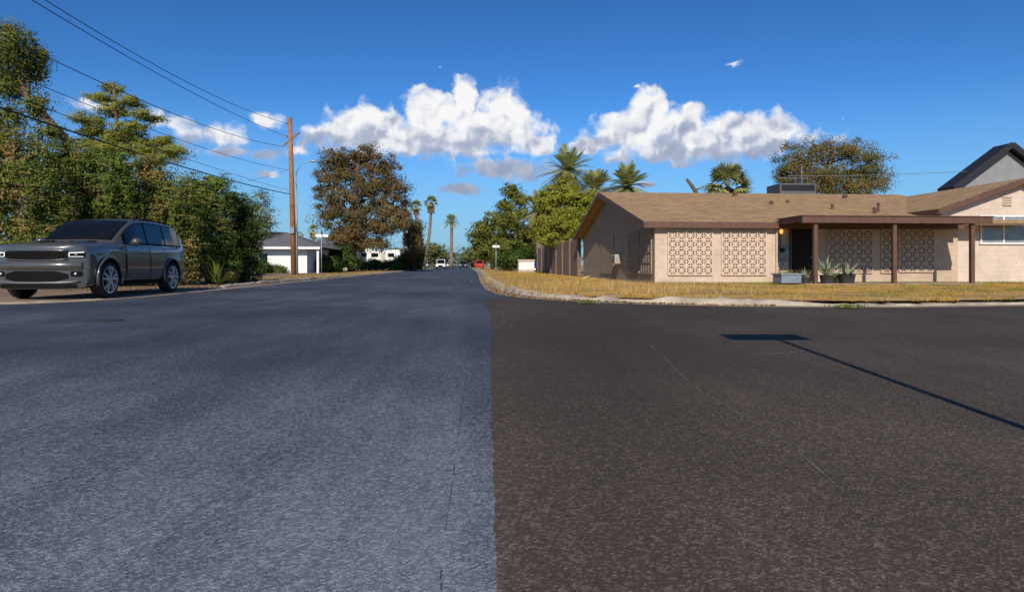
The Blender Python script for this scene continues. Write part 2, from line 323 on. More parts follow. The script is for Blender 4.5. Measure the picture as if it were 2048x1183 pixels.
# ---------------------------------------------------------------- ground and roads
def catmull(pts,n=6):
    out=[]
    for i in range(len(pts)-1):
        p0=pts[max(i-1,0)];p1=pts[i];p2=pts[i+1];p3=pts[min(i+2,len(pts)-1)]
        for k in range(n):
            t=k/n; out.append(tuple(.5*((2*p1[a])+(-p0[a]+p2[a])*t+(2*p0[a]-5*p1[a]+4*p2[a]-p3[a])*t*t+(-p0[a]+3*p1[a]-3*p2[a]+p3[a])*t**3) for a in range(2)))
    out.append(tuple(pts[-1][:2])); return out
def g2(px,py): p=gr(px,py); return (p.x,p.y)
MB().sheet([(-1500,-1500),(1500,-1500),(1500,1800),(-1500,1800)],-.03).build('ground',M['ground'],keep=True); tag(bpy.data.objects['ground'],kind='structure')
kr=[(1.3,520),(1.3,200),(1.3,90),(1.28,60)]+[g2(*p) for p in ((966,551),(974,561),(986,573),(1003,582),(1034,590),(1092,597),(1180,602.5),(1300,607),(1500,611.5),(1750,613),(2048,609.5))]+[(16,12.1),(30,12.4),(90,12.4)]
kR=catmull(kr,6)
kl=[(-7.75,520),(-7.75,200),(-7.75,80),(-7.75,40),(-7.72,28),(-7.72,20),(-7.74,17),(-7.85,15),(-8.15,13.7),(-8.9,12.9),(-11,12.4),(-20,12.3),(-90,12.3)]
kL=catmull(kl,6)
edge=[g2(*p) for p in ((993,1183),(990,1050),(986,880),(982,760),(983,700),(986,665),(982,635),(968,598))]
e2=[]
for i in range(len(edge)-1):
    a,b=edge[i],edge[i+1]; L=math.dist(a,b); n=max(2,int(L/.02))
    for k in range(n):
        t=k/n; e2.append((a[0]+(b[0]-a[0])*t+random.gauss(0,.003),a[1]+(b[1]-a[1])*t))
e2.append(edge[-1])
road=MB().sheet([(-120,-40),(3,-40),(3,13),(3.0,15)]+[(p[0]+.15,p[1]) for p in reversed(kR) if p[1]>15.5 and p[0]<2.6]+[(p[0]-.15,p[1]+.2) for p in kL],0).build('main_road',M['road'],keep=True); tag(road,kind='structure')
st=MB().sheet([(.065,-40)]+[(.065,.9)]+e2+[(1.0,15.0),(1.6,16.4),(3,16),(6,14),(20,13.2),(120,13.2),(120,-40)],.004).build('side_street',M['street'],keep=True); tag(st,kind='structure')
def offset_path(path,d,left=True):
    out=[]
    for i,p in enumerate(path):
        a=path[max(i-1,0)];b=path[min(i+1,len(path)-1)]; t=Vector((b[0]-a[0],b[1]-a[1])).normalized(); n=Vector((-t.y,t.x)) if left else Vector((t.y,-t.x))
        out.append((p[0]+n.x*d,p[1]+n.y*d))
    return out
def resample(path,step,ymax):
    out=[]
    for i in range(len(path)-1):
        a,b=path[i],path[i+1]; L=math.dist(a,b); n=max(1,int(L/step)) if min(a[1],b[1])<ymax and abs(a[0])<30 else 1
        out+=[(a[0]+(b[0]-a[0])*k/n,a[1]+(b[1]-a[1])*k/n) for k in range(n)]
    out.append(path[-1]); return out
def kerbs(path,left,hf,name,gw=.35,wear=.02,brk=0,top=.17):
    path=resample(path,.14,40); prof=[(0,.0),(.02,.45),(.05,.92),(.08,1.04),(top,1.08),(top+.02,.3)]; rows=[]
    nz=[random.gauss(0,1) for _ in path]; nz=[sum(nz[max(0,i-3):i+4])/3 for i in range(len(nz))]
    cut=[1.0]*len(path)
    if brk:
        for _ in range(brk):
            i=random.randint(20,len(path)-20); w_=random.randint(1,3); d_=random.uniform(.35,.75)
            for q in range(i,i+w_): cut[q]=d_
    for j,(d,hh) in enumerate(prof):
        q=offset_path(path,d,left); rows.append([(p[0]+(random.gauss(0,wear*.6) if 0<j<5 else 0),p[1]+(random.gauss(0,wear*.6) if 0<j<5 else 0),.01+max(0,hh)*hf(p)*(1+.16*nz[i])*cut[i]+(random.gauss(0,wear*.4) if 0<j<5 else 0)) for i,p in enumerate(q)])
    kb=MB().grid(rows).build(name,M['concrete'],keep=True,smooth=50); tag(kb,kind='structure')
    rows=[[(p[0],p[1],z) for p in offset_path(path,d,left)] for d,z in ((-gw,.0085),(0.0,.013))]
    gb=MB().grid(rows).build('gutter',M['gutter'],keep=True); tag(gb,kind='structure')
hR=lambda p: .115 if p[0]<5.6 else max(.03,.115-(p[0]-5.6)*.10)
kerbs(kR,True,hR,'kerb_right',brk=26,top=.26)
hL=lambda p: .11 if p[1]>21 else .02
kerbs(kL,False,hL,'kerb_left',.3,.012)
lp=offset_path(kR,.2,True)
lawn=MB().sheet(lp+[(120,520)],.095).build('lawn',M['lawn'],keep=True); tag(lawn,kind='structure')
vp_=offset_path(kL,.16,False)
ver=MB().sheet(vp_+[(-120,520)],.028).build('verge_left',M['dirt'],keep=True); tag(ver,kind='structure')
ap=MB().grid([[(p[0],p[1]+dy,z) for p in kR if p[0]>7.2] for dy,z in ((.26,.05),(.6,.103))]).build('driveway_apron',M['gutter'],keep=True); tag(ap,kind='structure')
def strip(name,pts,w,z,m,gap=.3):
    q=resample(catmull([g2(*p) for p in pts],8),.05,99); o1=offset_path(q,1,True); mb=MB(); run=[]
    def flush():
        if len(run)>2: mb.grid([[r[0] for r in run],[r[1] for r in run]])
        run.clear()
    j=0
    for i,p in enumerate(q):
        n=Vector((o1[i][0]-p[0],o1[i][1]-p[1])); ww=w*random.uniform(.15,1.0); j=j*.9+random.gauss(0,w*.18)
        run.append(((p[0]+n.x*(j-ww/2),p[1]+n.y*(j-ww/2),z),(p[0]+n.x*(j+ww/2),p[1]+n.y*(j+ww/2),z)))
        if random.random()<gap*.3: flush()
    flush(); o=mb.build(name,m,keep=True,fix=False); tag(o,kind='structure')
strip('pavement_scuff',[(1300,690),(1385,770),(1440,805),(1530,860),(1610,920),(1680,980)],.011,.0065,M['scuff'],.8)
strip('pavement_scuff',[(1680,980),(1720,1010),(1800,1030)],.009,.0065,M['scuff'],1.2)
strip('pavement_scuff',[(1505,710),(1560,707),(1608,703)],.04,.0065,M['scuff'],.3)
strip('pavement_scuff',[(1005,622),(1022,652),(1140,652),(1280,650)],.025,.0065,M['scuff'],.9)
strip('pavement_crack',[(938,728),(925,800),(912,900),(898,1000),(886,1100),(880,1180)],.0035,.003,M['crack'],.7)
mh=gr(210,641); o=MB().lathe([(0,.012),(.2,.012),(.22,.010),(.22,.002)],(mh.x,mh.y,0),'z',28).build('manhole_cover',M['iron']); tag(o,'dark round iron utility cover set in the blue grey road','manhole cover')
# ---------------------------------------------------------------- grass
def blades(name,P,h,w,m,parent=None,keep=True,spread=.35):
    n=len(P); a=rng.uniform(0,2*PI,n); hh=h*rng.uniform(.4,1.25,n); dx=np.cos(a)*w/2; dy=np.sin(a)*w/2
    V=np.zeros((n,3,3)); V[:,0]=P; V[:,1]=P; V[:,2]=P; V[:,0,0]-=dx; V[:,0,1]-=dy; V[:,1,0]+=dx; V[:,1,1]+=dy
    V[:,2,2]+=hh; V[:,2,0]+=rng.normal(0,spread,n)*hh; V[:,2,1]+=rng.normal(0,spread,n)*hh
    return rawmesh(V,3,name,m,parent,keep)
def inlawn(x,y,e=.18):
    kx=np.array([p[0] for p in kR if p[1]<15 or p[0]>1.6]); ky=np.array([p[1] for p in kR if p[1]<15 or p[0]>1.6])
    o=np.argsort(kx); yk=np.interp(x,kx[o],ky[o]); m1=y>yk+e
    ky2=np.array([p[1] for p in kR if p[1]>14]); kx2=np.array([p[0] for p in kR if p[1]>14]); o2=np.argsort(ky2); xk=np.interp(y,ky2[o2],kx2[o2])
    return m1&((x>xk+e)|(y<14))
def pn2(x,y): return np.clip(.5+.22*(np.sin(x*1.9+1.3*np.sin(y*1.1))+np.sin(y*2.3+x*.7+1.7*np.sin(x*.9))+.8*np.sin(x*4.7-y*3.1+np.sin(x*2.2))),0,1)
n=130000; X=rng.uniform(.9,27,n); Y=rng.uniform(11.5,23,n); k=inlawn(X,Y)&~((X>6.68)&(Y>22.4))&(rng.random(n)<.10+1.0*pn2(X,Y)**1.6)
ap_band=(X>7.2)&(Y<np.interp(X,[7,12,16,30],[12.3,12.45,12.6,12.95])); k&=~ap_band
P=np.stack([X,Y,np.full(n,.09)],1)[k]
o=blades('dry_grass',P,.042,.013,M['bladegrass'],spread=.9); tag(o,'short straw yellow grass covering the corner lawn','grass',kind='stuff')
n=9500; X=rng.uniform(1.2,7.2,n); Y=rng.uniform(13.2,22.3,n); k=inlawn(X,Y)&(rng.random(n)<np.clip(1.25-np.abs(X-4.4)/3,0,1)*np.clip(pn2(X*1.3+5,Y*1.3)*1.6-.35,0,1)); P=np.stack([X,Y,np.full(n,.09)],1)[k]
o=blades('tall_dry_grass',P,.22,.012,M['tallgrass'],spread=.35); tag(o,'tall wispy straw coloured grass growing by the corner of the brown house','tall grass',kind='stuff')
n=8000; X=rng.uniform(6.7,26,n); Y=22.4-np.abs(rng.normal(0,.6,n)); P=np.stack([X,Y,np.full(n,.09)],1)
tu=[]
for _ in range(50):
    tx=random.uniform(3,24); ty=random.uniform(13.5,21); m_=random.randint(20,60); tu.append(np.stack([rng.normal(tx,.12,m_),rng.normal(ty,.12,m_),np.full(m_,.09)],1))
tu=np.concatenate(tu); P=np.concatenate([P,tu[inlawn(tu[:,0],tu[:,1])]])
o=blades('green_grass',P,.085,.014,M['greengrass']); tag(o,'green grass along the foot of the house wall and in scattered tufts','grass',kind='stuff')
kp=np.array([p for p in resample(kR,.05,40) if p[1]<40 and p[0]<25]); i=rng.integers(0,len(kp),5000); P=np.stack([kp[i,0]+rng.normal(.1,.10,5000),kp[i,1]+rng.normal(.22,.07,5000),np.full(5000,.085)],1); P=P[pn2(P[:,0]*2,P[:,1]*2)>.55]
Y=np.concatenate([rng.uniform(17,60,5000),rng.uniform(30,90,6000)]); X=np.concatenate([rng.uniform(1.5,6.0,5000),rng.uniform(-12,-7.9,6000)]); P=np.concatenate([P,np.stack([X,Y,np.where(X>0,.1,.03)],1)])
o=blades('verge_grass',P,.10,.018,M['bladegrass'],spread=.8); tag(o,'yellowed grass along the kerbs and the verges of the straight road','grass',kind='stuff')
P=[]
for _ in range(900):
    i=random.randint(14,len(kR)-30); p=kR[i]; P.append((p[0]-abs(random.gauss(0,.16))+random.gauss(0,.1),p[1]-abs(random.gauss(0,.12)),.025))
for _ in range(900): P.append((random.uniform(-12,-7.95),random.uniform(18.6,27),.045))
P=np.array(P)
def leafpoly(Cn,l,w,nrm=None,flat=0):
    n=len(Cn)
    if nrm is None:
        a=rng.normal(size=(n,3))
        if flat: a[:,2]*=flat
        a/=np.linalg.norm(a,axis=1)[:,None]+1e-9; r=rng.normal(size=(n,3)); b=np.cross(a,r)
    else:
        a=np.cross(nrm,rng.normal(size=(n,3))); a/=np.linalg.norm(a,axis=1)[:,None]+1e-9; b=np.cross(nrm,a)
    b/=np.linalg.norm(b,axis=1)[:,None]+1e-9
    s=rng.uniform(.6,1.35,n)[:,None]; A=a*l*.5*s; B=b*w*.5*s
    return np.stack([Cn-A,Cn+B,Cn+A,Cn-B],1)
o=rawmesh(leafpoly(P,.06,.04,flat=.3),4,'fallen_leaves',M['litter'],keep=True); tag(o,'brown fallen leaves gathered along the kerb edge','leaf litter',kind='stuff')
# ---------------------------------------------------------------- trees
def crownpts(blobs,n,clump,shell=.5,perclump=45,sq=.7,xy=1.0,droop=0.0):
    vol=np.array([(b[1][0]*b[1][1]*b[1][2])**.667 for b in blobs]); vol/=vol.sum(); out=[]; nr=[]
    for (c,r),v in zip(blobs,vol):
        m=max(3,int(n*v/perclump)); d=rng.normal(size=(m,3)); d/=np.linalg.norm(d,axis=1)[:,None]
        rad=(shell+(1.06-shell)*rng.random(m)**.6)[:,None]; cc=np.array(c)+d*rad*np.array(r)
        k=rng.integers(0,m,int(n*v)); g=rng.normal(size=(len(k),3))
        gs=g*np.array([xy,xy,sq])
        if droop: gs[:,2]-=droop*np.abs(g[:,2])*rng.uniform(.3,1.6,m)[k]; gs[:,:2]*=np.clip(1.1+.35*gs[:,2:3],.35,1.2)
        out.append(cc[k]+gs*clump*rng.uniform(.5,1.4,m)[k][:,None]); nn=d[k]*.7+g*np.array([1,1,.8])*.6+np.array([0,0,.35])+rng.normal(size=(len(k),3))*.3; nr.append(nn/(np.linalg.norm(nn,axis=1)[:,None]+1e-9))
    return np.concatenate(out),np.concatenate(nr)
def pb(L,D,dz=.8,seed=0):
    rr=random.Random(seed); out=[]
    for (px,py,rx,ry) in L:
        DD=D*(1+rr.uniform(-.5,.5)*.04*dz); c=at(px,py,DD); k=DD/F; out.append((tuple(c),(rx*k,max(rx,ry)*k*.9,ry*k)))
    return out
def tree(name,label,cat,base,trunk,r0,blobs,n,leaf,clump,m,bark='bark',group=None,shell=.5,limbs=True,zmin=None,per=45,core=0,sq=.7,xy=1.0,droop=0.0):
    t=thing(name,label,cat,base,group)
    pts=[Vector(base)]+[Vector(p) for p in trunk]; k=len(pts)
    mb=MB(); mb.tube(pts,[r0*(1-.75*i/(k-1)) for i in range(k)],8)
    if limbs:
        for c,r in blobs:
            c=Vector(c); q=min(pts[1:],key=lambda p:(p-c).length+ (3 if p.z>c.z else 0)); s=r0*.28
            md=q.lerp(c,.55)+Vector((random.uniform(-.1,.1),random.uniform(-.1,.1),.12))*(c-q).length
            mb.tube([q,md,c],[s,s*.6,s*.25],5)
    mb.build('trunk',M[bark],t,smooth=True)
    Cn,Nr=crownpts(blobs,n,clump,shell,per,sq,xy,droop)
    if zmin is not None: kk=Cn[:,2]>zmin; Cn=Cn[kk]; Nr=Nr[kk]
    V=leafpoly(Cn,leaf[0],leaf[1],Nr)
    if core:
        C2,N2=crownpts([(c,(r[0]*.58,r[1]*.58,r[2]*.58)) for c,r in blobs],core,clump*.5,.1,4)
        if zmin is not None: kk=C2[:,2]>zmin+.2; C2=C2[kk]; N2=N2[kk]
        V=np.concatenate([V,leafpoly(C2,leaf[0]*4,leaf[1]*6,N2)])
    rawmesh(V,4,'crown',m,t)
    return t
def gxy(px,D,z=.03): p=at(px,0,D); return (p.x,p.y,z)
T=lambda L,D:[at(a,b,D) for a,b in L]
tree('eucalyptus_tree','tall grey green tree with leaning bare limb at the far left edge','tree',gxy(190,24),T([(165,400),(132,280),(95,238),(55,195),(25,110)],24),.26,
  pb([(30,92,44,36),(58,135,36,28),(10,165,38,32),(70,205,28,22),(20,62,26,16),(10,230,32,22),(88,110,16,18),(-60,120,60,60),(98,262,30,16)],24,seed=1),24000,(.11,.045),.18,M['euca'],shell=.35,per=60,core=150,sq=1.3,droop=1.1)
tree('pine_tree','yellow green pine with open layered branches above the left shrubs','tree',gxy(255,36),T([(248,400),(240,300),(232,230),(227,165)],36),.25,
  pb([(228,176,22,13),(203,197,30,11),(260,203,28,11),(172,238,36,11),(232,223,34,12),(290,232,34,11),(198,262,44,12),(264,256,40,13),(314,282,36,11),(354,303,34,10),(285,300,48,13),(213,300,50,14),(178,288,32,11),(322,320,44,12),(240,278,46,13)],36,seed=2),30000,(.19,.04),.19,M['pine'],shell=.2,per=90,sq=.55,core=80)
SH=[('rust tinged leafy shrub at the left edge behind the car bonnet',19.5,[(15,290,60,42),(60,330,60,46),(10,370,60,60),(90,400,55,60),(15,450,70,60),(-60,380,70,90),(60,480,60,60),(100,460,45,60)],'shrub_rust',50000),
 ('olive shrub with tan dead sprays behind the car roof',21.5,[(150,318,54,40),(205,345,56,42),(150,390,66,52),(225,400,55,58),(190,450,70,60),(118,325,34,34),(243,325,34,22),(200,500,80,60)],'shrub_olive',50000),
 ('rust tinged shrub with drooping sprays above the rear of the car',23,[(290,342,48,34),(330,375,54,42),(280,400,58,50),(350,430,50,58),(310,455,60,60),(360,500,50,60),(290,515,60,50)],'shrub_rust',46000),
 ('olive shrub with rounded top right of the parked car',25.5,[(398,376,40,34),(432,362,26,18),(425,415,44,44),(390,445,50,54),(425,482,46,54),(395,520,50,42),(448,522,34,38)],'shrub_olive',42000),
 ('dense dark green shrub at the right end of the shrub row',27.5,[(464,402,28,28),(488,428,28,36),(500,472,26,44),(470,470,40,48),(466,525,42,36),(503,528,22,28),(480,505,40,34)],'shrub_dark',34000)]
for i,(lb,D,bl,mm,n) in enumerate(SH):
    cx=sum(b[0] for b in bl)/len(bl)
    tree('large_shrub',lb,'shrub',gxy(cx,D),[at(cx+4,470,D),at(cx-4,400,D)],.14,pb(bl,D,seed=10+i),n,(.085,.042),.16,M[mm],shell=.42,zmin=.04,per=80,core=350,sq=1.4,xy=.9,droop=1.2)
tree('grey_tree','thin grey green tree beyond the shrub row beside the pole','tree',gxy(525,62),[at(522,470,62),at(522,410,62)],.15,pb([(520,400,22,22),(530,440,20,30),(512,440,18,30),(525,480,25,25)],62),5000,(.2,.08),.35,M['far'])
tree('pine_tree','large browning pine tree standing beside the road past the pole','tree',gxy(703,72),T([(706,480),(712,400),(716,330),(718,300)],72),.48,
  pb([(675,322,36,28),(722,308,42,22),(765,335,38,28),(655,362,30,26),(700,355,48,30),(750,368,46,30),(795,378,26,24),(668,400,36,28),(715,405,54,32),(775,412,42,32),(655,435,30,24),(700,445,50,30),(755,450,48,32),(800,440,22,28),(690,478,42,22),(740,483,40,20)],72,seed=5),46000,(.27,.10),.42,M['pine_brown'],shell=.3,per=100,core=400)
FT=[('dark conifer standing right of the browning pine','conifer_tree',828,85,[(830,455,12,14),(826,478,16,16),(832,500,15,16),(822,515,18,12)],'pine_brown'),
 ('low green tree in front of the white trailer','tree',668,70,[(655,515,28,20),(685,512,24,20),(640,530,22,12),(670,530,30,12),(700,520,16,16)],'shrub_dark'),
 ('round green shrub at the right end of the trailer','shrub',820,88,[(826,526,16,10),(806,527,14,9)],'far'),
 ('tall conifer on the right of the road with layered limbs','conifer_tree',1030,84,[(1022,382,20,14),(1042,398,22,14),(1013,412,24,14),(1035,430,26,16),(1008,447,24,16),(1036,462,28,18),(1010,485,32,20),(1042,495,26,20)],'conifer'),
 ('broad dark tree left of the tall conifer across the road','tree',985,100,[(995,438,22,20),(975,458,28,22),(958,480,24,20),(992,480,34,26),(968,502,30,20),(1002,505,30,20)],'conifer'),
 ('yellow green tree rising behind the brown fence','tree',1118,47,[(1098,395,28,26),(1130,380,30,24),(1150,410,36,30),(1105,430,38,32),(1140,445,40,34),(1088,460,28,26),(1172,425,22,38),(1125,475,46,24)],'yellowgreen'),
 ('small dark tree beyond the cream utility box','tree',1020,70,[(1030,515,16,14),(1045,512,16,12),(1012,520,16,14)],'shrub_dark'),
 ('green tree behind the cream house on the right','tree',1072,90,[(1070,470,26,18),(1052,490,22,18),(1090,480,22,20)],'conifer'),
 ('far round green tree left of the road beneath the slim palms','tree',872,175,[(872,508,16,12),(858,512,14,11),(884,516,12,10),(868,498,9,7)],'far'),
 ('far pale green tree right of the road end before the broad dark tree','tree',946,180,[(948,506,14,12),(938,514,12,10),(956,512,12,12)],'far')]
for i,(lb,nm,px,D,bl,mm) in enumerate(FT):
    top=min(b[1] for b in bl)
    tree(nm,lb,'tree' if nm!='shrub' else 'shrub',gxy(px,D),[at(px+1,(530+top)/2,D),at(px,top+8,D)],.0032*D,pb(bl,D,seed=30+i),11000 if 60<D<150 else (6000 if D>150 else 30000),(.0038*D,.0018*D),.0046*D,M[mm],shell=.35,per=80,core=180)
tree('olive_tree','wide olive brown tree rising behind the house roof','tree',gxy(1660,50),T([(1660,430),(1655,370),(1650,330)],50),.3,
  pb([(1585,318,42,32),(1635,300,48,24),(1690,303,54,26),(1742,322,42,30),(1570,352,38,26),(1625,345,56,34),(1690,350,60,32),(1750,358,36,24),(1610,378,64,22),(1700,380,76,20)],50,seed=60),36000,(.16,.065),.32,M['olive_tree'],shell=.25,per=70,core=120)
t=thing('dead_tree','bare broken tree stub poking up behind the house roof ridge','tree',gxy(1400,44)); MB().tube([Vector(gxy(1400,44)),at(1392,385,44),at(1384,372,44),at(1373,358,44)],[.25,.16,.13,.1],7).build('trunk',M['bark'],t,smooth=True)
MB().tube([at(1388,380,44),at(1399,377,44),at(1408,374,44)],[.08,.05,.02],6).build('branch',M['bark'],t,smooth=True)
def palm(kind,label,px,py,D,rpx,lean=0,tr=None,nf=None,skirt=True,m='palm',emin=-35):
    c=at(px,py,D); R=rpx*D/F; b=(c.x+lean,c.y,.03); t=thing('palm_tree',label,'palm tree',b)
    r=tr or (.2 if kind=='fan' else .3); pts=[Vector(b).lerp(c,k/6)+Vector((lean*-.25*math.sin(PI*k/6),0,0)) for k in range(7)]
    MB().tube(pts,[r*1.35]+[r]*6,9).build('trunk',M['palmbark'],t,smooth=True)
    tris=[]; rr=random.Random(int(px)); nf=nf or (46 if kind=='fan' else 100)
    for i in range(nf):
        a=rr.uniform(0,2*PI); e=math.radians(rr.uniform(emin,85)) if kind=='fan' else math.radians(rr.uniform(-30,82))
        d=Vector((math.cos(a)*math.cos(e),math.sin(a)*math.cos(e),math.sin(e))); side=d.cross(Vector((0,0,1))); side.normalize()
        if kind=='fan':
            q=c+d*R*.5; wv=side.cross(d); tris.append((c+side*.02,c-side*.02,q))
            for k in range(11):
                g=math.radians(-80+16*k); u=(d*math.cos(g)+side*math.sin(g)); tip=q+u*R*.5*(.75+.25*math.cos(g))+Vector((0,0,-.14*R*abs(math.sin(g))-.08*R))
                p2=u.cross(wv).normalized()*R*.035
                tris.append((q+u*R*.1+p2*1.6,q+u*R*.1-p2*1.6,tip))
        else:
            L=R*rr.uniform(.9,1.2); dr=rr.uniform(.25,.5)
            def rp(s): return c+d*L*s+Vector((0,0,-dr*L*s*s*(.55+.45*math.cos(e))))
            for k in range(10): tris.append((rp(k/10)+side*.03,rp(k/10)-side*.03,rp((k+1)/10)))
            for k in range(2,30):
                s=k/30; p=rp(s); fw=(rp(s+.03)-p).normalized(); ln=L*.24*(math.sin(PI*min(1,s*.85+.12)))
                for sg in (-1,1):
                    tip=p+(side*sg*.75+fw*.75+Vector((0,0,-.1))).normalized()*ln; hw=fw*.014*L
                    tris.append((p+hw,p-hw,tip))
    rawmesh(np.array([[tuple(v) for v in x] for x in tris]),3,'fronds',M[m],t)
    if skirt:
        tris=[]
        for i in range(110):
            a=rr.uniform(0,2*PI); z=rr.uniform(.0,R*.75); p=c+Vector((math.cos(a)*r,math.sin(a)*r,-z)); q=p+Vector((math.cos(a)*R*.28,math.sin(a)*R*.28,-R*.45))*rr.uniform(.6,1.1); w_=Vector((-math.sin(a),math.cos(a),0))*R*.09
            tris.append((p+w_*.3,p-w_*.3,q+w_)); tris.append((p-w_*.3,q-w_,q+w_))
        rawmesh(np.array([[tuple(v) for v in x] for x in tris]),3,'dead_fronds',M['palmdry'],t)
palm('date','largest feathery date palm behind the left end of the roof',1135,342,52,62)
palm('date','smaller date palm between the largest palm and the roof antenna pole',1192,380,50,52)
palm('date','date palm rising behind the roof at its left third',1254,374,46,56,nf=115)
palm('date','drooping yellowish date palm left of the yellow green tree',1078,422,62,48,m='palmyellow')
palm('fan','wide fan palm top rising behind the middle of the house roof',1455,374,43,58,nf=70,emin=-15)
palm('fan','shorter bushy fan palm right beside the browning pine',808,432,95,22)
palm('fan','slim fan palm just left of the tallest roadside palm',832,412,130,16,lean=-.5)
palm('fan','tallest leaning fan palm left of the vanishing road',862,405,120,18,lean=-1.4,tr=.28)
palm('date','feathery palm nearest the end of the road',903,442,150,18,skirt=False,tr=.35)
palm('fan','small fan palm over the white house roof',626,460,100,14,nf=30)
palm('fan','second small fan palm left of the roof palm by the sign',600,470,110,10,nf=26)
bl=[]
for k in range(130):
    px=random.uniform(380,1300); D=random.uniform(170,300); p=at(px,530,D); h=random.uniform(3,9)
    if -9<p.x<3.2 and D<290: continue
    bl.append(((p.x,p.y,h*.5),(h*.8,h*.8,h*.55)))
bl+=[((x,330,random.uniform(3,5)),(6,5,random.uniform(4,6.5))) for x in (-22,-16,-11,-7,-3,1,5,9,14,20)]
Cn,Nr=crownpts(bl,34000,.9,.4)
o=rawmesh(leafpoly(Cn,1.0,.45,Nr),4,'distant_trees',M['far'],keep=True); tag(o,'hazy mass of far trees closing off the end of the road','distant trees',kind='stuff')
# ---------------------------------------------------------------- brown corner house
XL=6.68; YF=22.45; YP=22.85; ZG=.09
hs=thing('brick_house','single storey tan block house with brown shingle roof and patterned screens','house',(12,23,ZG))
xb=onY(1555,500,YF).x; XR=17.9; EZ=2.26; RY=30.0; RZ=4.16; BY=37.0
slope=(RZ-EZ)/(RY-22.2); zr=lambda y: EZ+(y-22.2)*slope
def wl(yf): return [(yf,ZG),(yf,zr(yf)-.12),(RY,RZ-.13),(BY-.4,EZ+.0),(BY-.4,ZG)]
MB().prism(wl(YF),'x',XL,xb).build('wall',M['wall'],hs); MB().prism(wl(YP),'x',xb+.003,XR+.5).build('porch_wall',M['porchshade'],hs)
gw=[(YF+.012,ZG),(YF+.012,zr(YF)-.14),(RY,RZ-.15),(BY-.42,EZ-.02),(BY-.42,ZG)]; MB().prism(gw,'x',XL-.012,XL-.002).build('gable_shade_skin',M['gable'],hs)  # thin added skin over the end wall, coloured as if in shade
xo=onY(1288,450,22.2).x
rf=MB(); rf.prism([(22.2,EZ-.05),(22.2,EZ+.03),(RY,RZ+.05),(BY,EZ+.12),(BY,EZ+.04),(RY,RZ-.06)],'x',xo,XR+3.2)
roof=rf.build('roof',M['shingle'],hs)
fa=MB(); fa.box(xo,XR+.2,22.155,22.197,EZ-.19,EZ+.02)
for (a,b) in (((22.17,EZ),(RY,RZ)),((RY,RZ),(BY,EZ+.1))): fa.bar((xo-.022,a[0],a[1]-.07),(xo-.022,b[0],b[1]-.07),.04,.2)
fa.build('fascia',M['trim'],hs)
sf=MB(); sf.box(xo+.01,xb,22.2,YF-.004,EZ-.17,EZ-.14); sf.box(xb+.004,XR,22.2,YP-.004,EZ-.17,EZ-.14); sf.build('soffit',M['trim'],hs)
YW=23.0; xe=onY(1878,420,22.7).x; xp=onY(2052,358,22.7).x; ez=onY(1878,420,22.7).z; pz=onY(2052,358,22.7).z; xq=2*xp-xe
wg=MB(); wg.prism([(xe+.35,ZG),(xe+.35,ez+.02),(xp,pz-.12),(xq-.35,ez+.02),(xq-.35,ZG)],'y',YW,33); wg.build('wing_wall',M['wall2'],hs)
wr=MB(); wr.prism([(xe,ez-.04),(xe,ez+.05),(xp,pz+.05),(xq,ez+.05),(xq,ez-.04),(xp,pz-.05)],'y',22.7,33); wr.build('wing_roof',M['shingle'],hs)
fb_=MB()
fb_.bar((xe-.02,22.68,ez-.06),(xp,22.68,pz-.05),.04,.2); fb_.bar((xp,22.681,pz-.05),(xq,22.681,ez-.06),.04,.2); fb_.bar((xe-.022,22.7,ez-.06),(xe-.022,32,ez-.06),.04,.18)
fb_.build('wing_fascia',M['trim'],hs)
def screen(u0,u1,z0,z1,cols,rows,pt,m='screen',depth=.06):
    cw=(u1-u0)/cols; ch=(z1-z0)/rows; mb=MB(); t=.036
    for i in range(cols+1): mb.bar(pt(u0+i*cw,z0,depth*.5),pt(u0+i*cw,z1,depth*.5),t*1.3,depth)
    for j in range(rows+1): mb.bar(pt(u0,z0+j*ch,depth*.52),pt(u1,z0+j*ch,depth*.52),depth,t*1.3)
    for i in range(cols):
        for j in range(rows):
            a,b=u0+i*cw,z0+j*ch; cx,cz=a+cw/2,b+ch/2
            mb.bar(pt(a,b,depth*.45),pt(a+cw,b+ch,depth*.45),t,depth*.8); mb.bar(pt(a+cw,b,depth*.43),pt(a,b+ch,depth*.43),t,depth*.8)
            mb.bar(pt(cx,b,depth*.41),pt(cx,b+ch,depth*.41),t*.8,depth*.7); mb.bar(pt(a,cz,depth*.39),pt(a+cw,cz,depth*.39),depth*.7,t*.8)
    o=mb.build('breeze_block_screen',M[m],hs,fix=False)
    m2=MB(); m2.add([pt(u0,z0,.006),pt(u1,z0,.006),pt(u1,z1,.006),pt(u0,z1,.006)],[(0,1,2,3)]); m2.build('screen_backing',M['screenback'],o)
    return o
fy=lambda Y:(lambda u,z,d:Vector((u,Y-d,z)))
def scr(pa,pb_,pt_,pbm,Y,c,r,m='screen'): a=onY(pa,pt_,Y);b=onY(pb_,pbm,Y); screen(a.x,b.x,b.z,a.z,c,r,fy(Y),m)
scr(1336,1424,462,549,YF,5,5); scr(1443,1531,462,549,YF,5,5)
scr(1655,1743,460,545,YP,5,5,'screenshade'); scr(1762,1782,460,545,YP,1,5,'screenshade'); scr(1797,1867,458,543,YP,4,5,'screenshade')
fx=lambda u,z,d:Vector((XL-.013-d,u,z))
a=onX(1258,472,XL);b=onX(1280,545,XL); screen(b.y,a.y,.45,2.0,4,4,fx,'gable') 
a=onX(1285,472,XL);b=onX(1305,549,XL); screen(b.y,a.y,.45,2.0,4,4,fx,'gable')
a=onX(1203,460,XL);b=onX(1229,546,XL); MB().box(XL-.06,XL-.014,b.y,a.y,.35,2.2).build('side_panel',M['gable'],hs,bevel=.01)
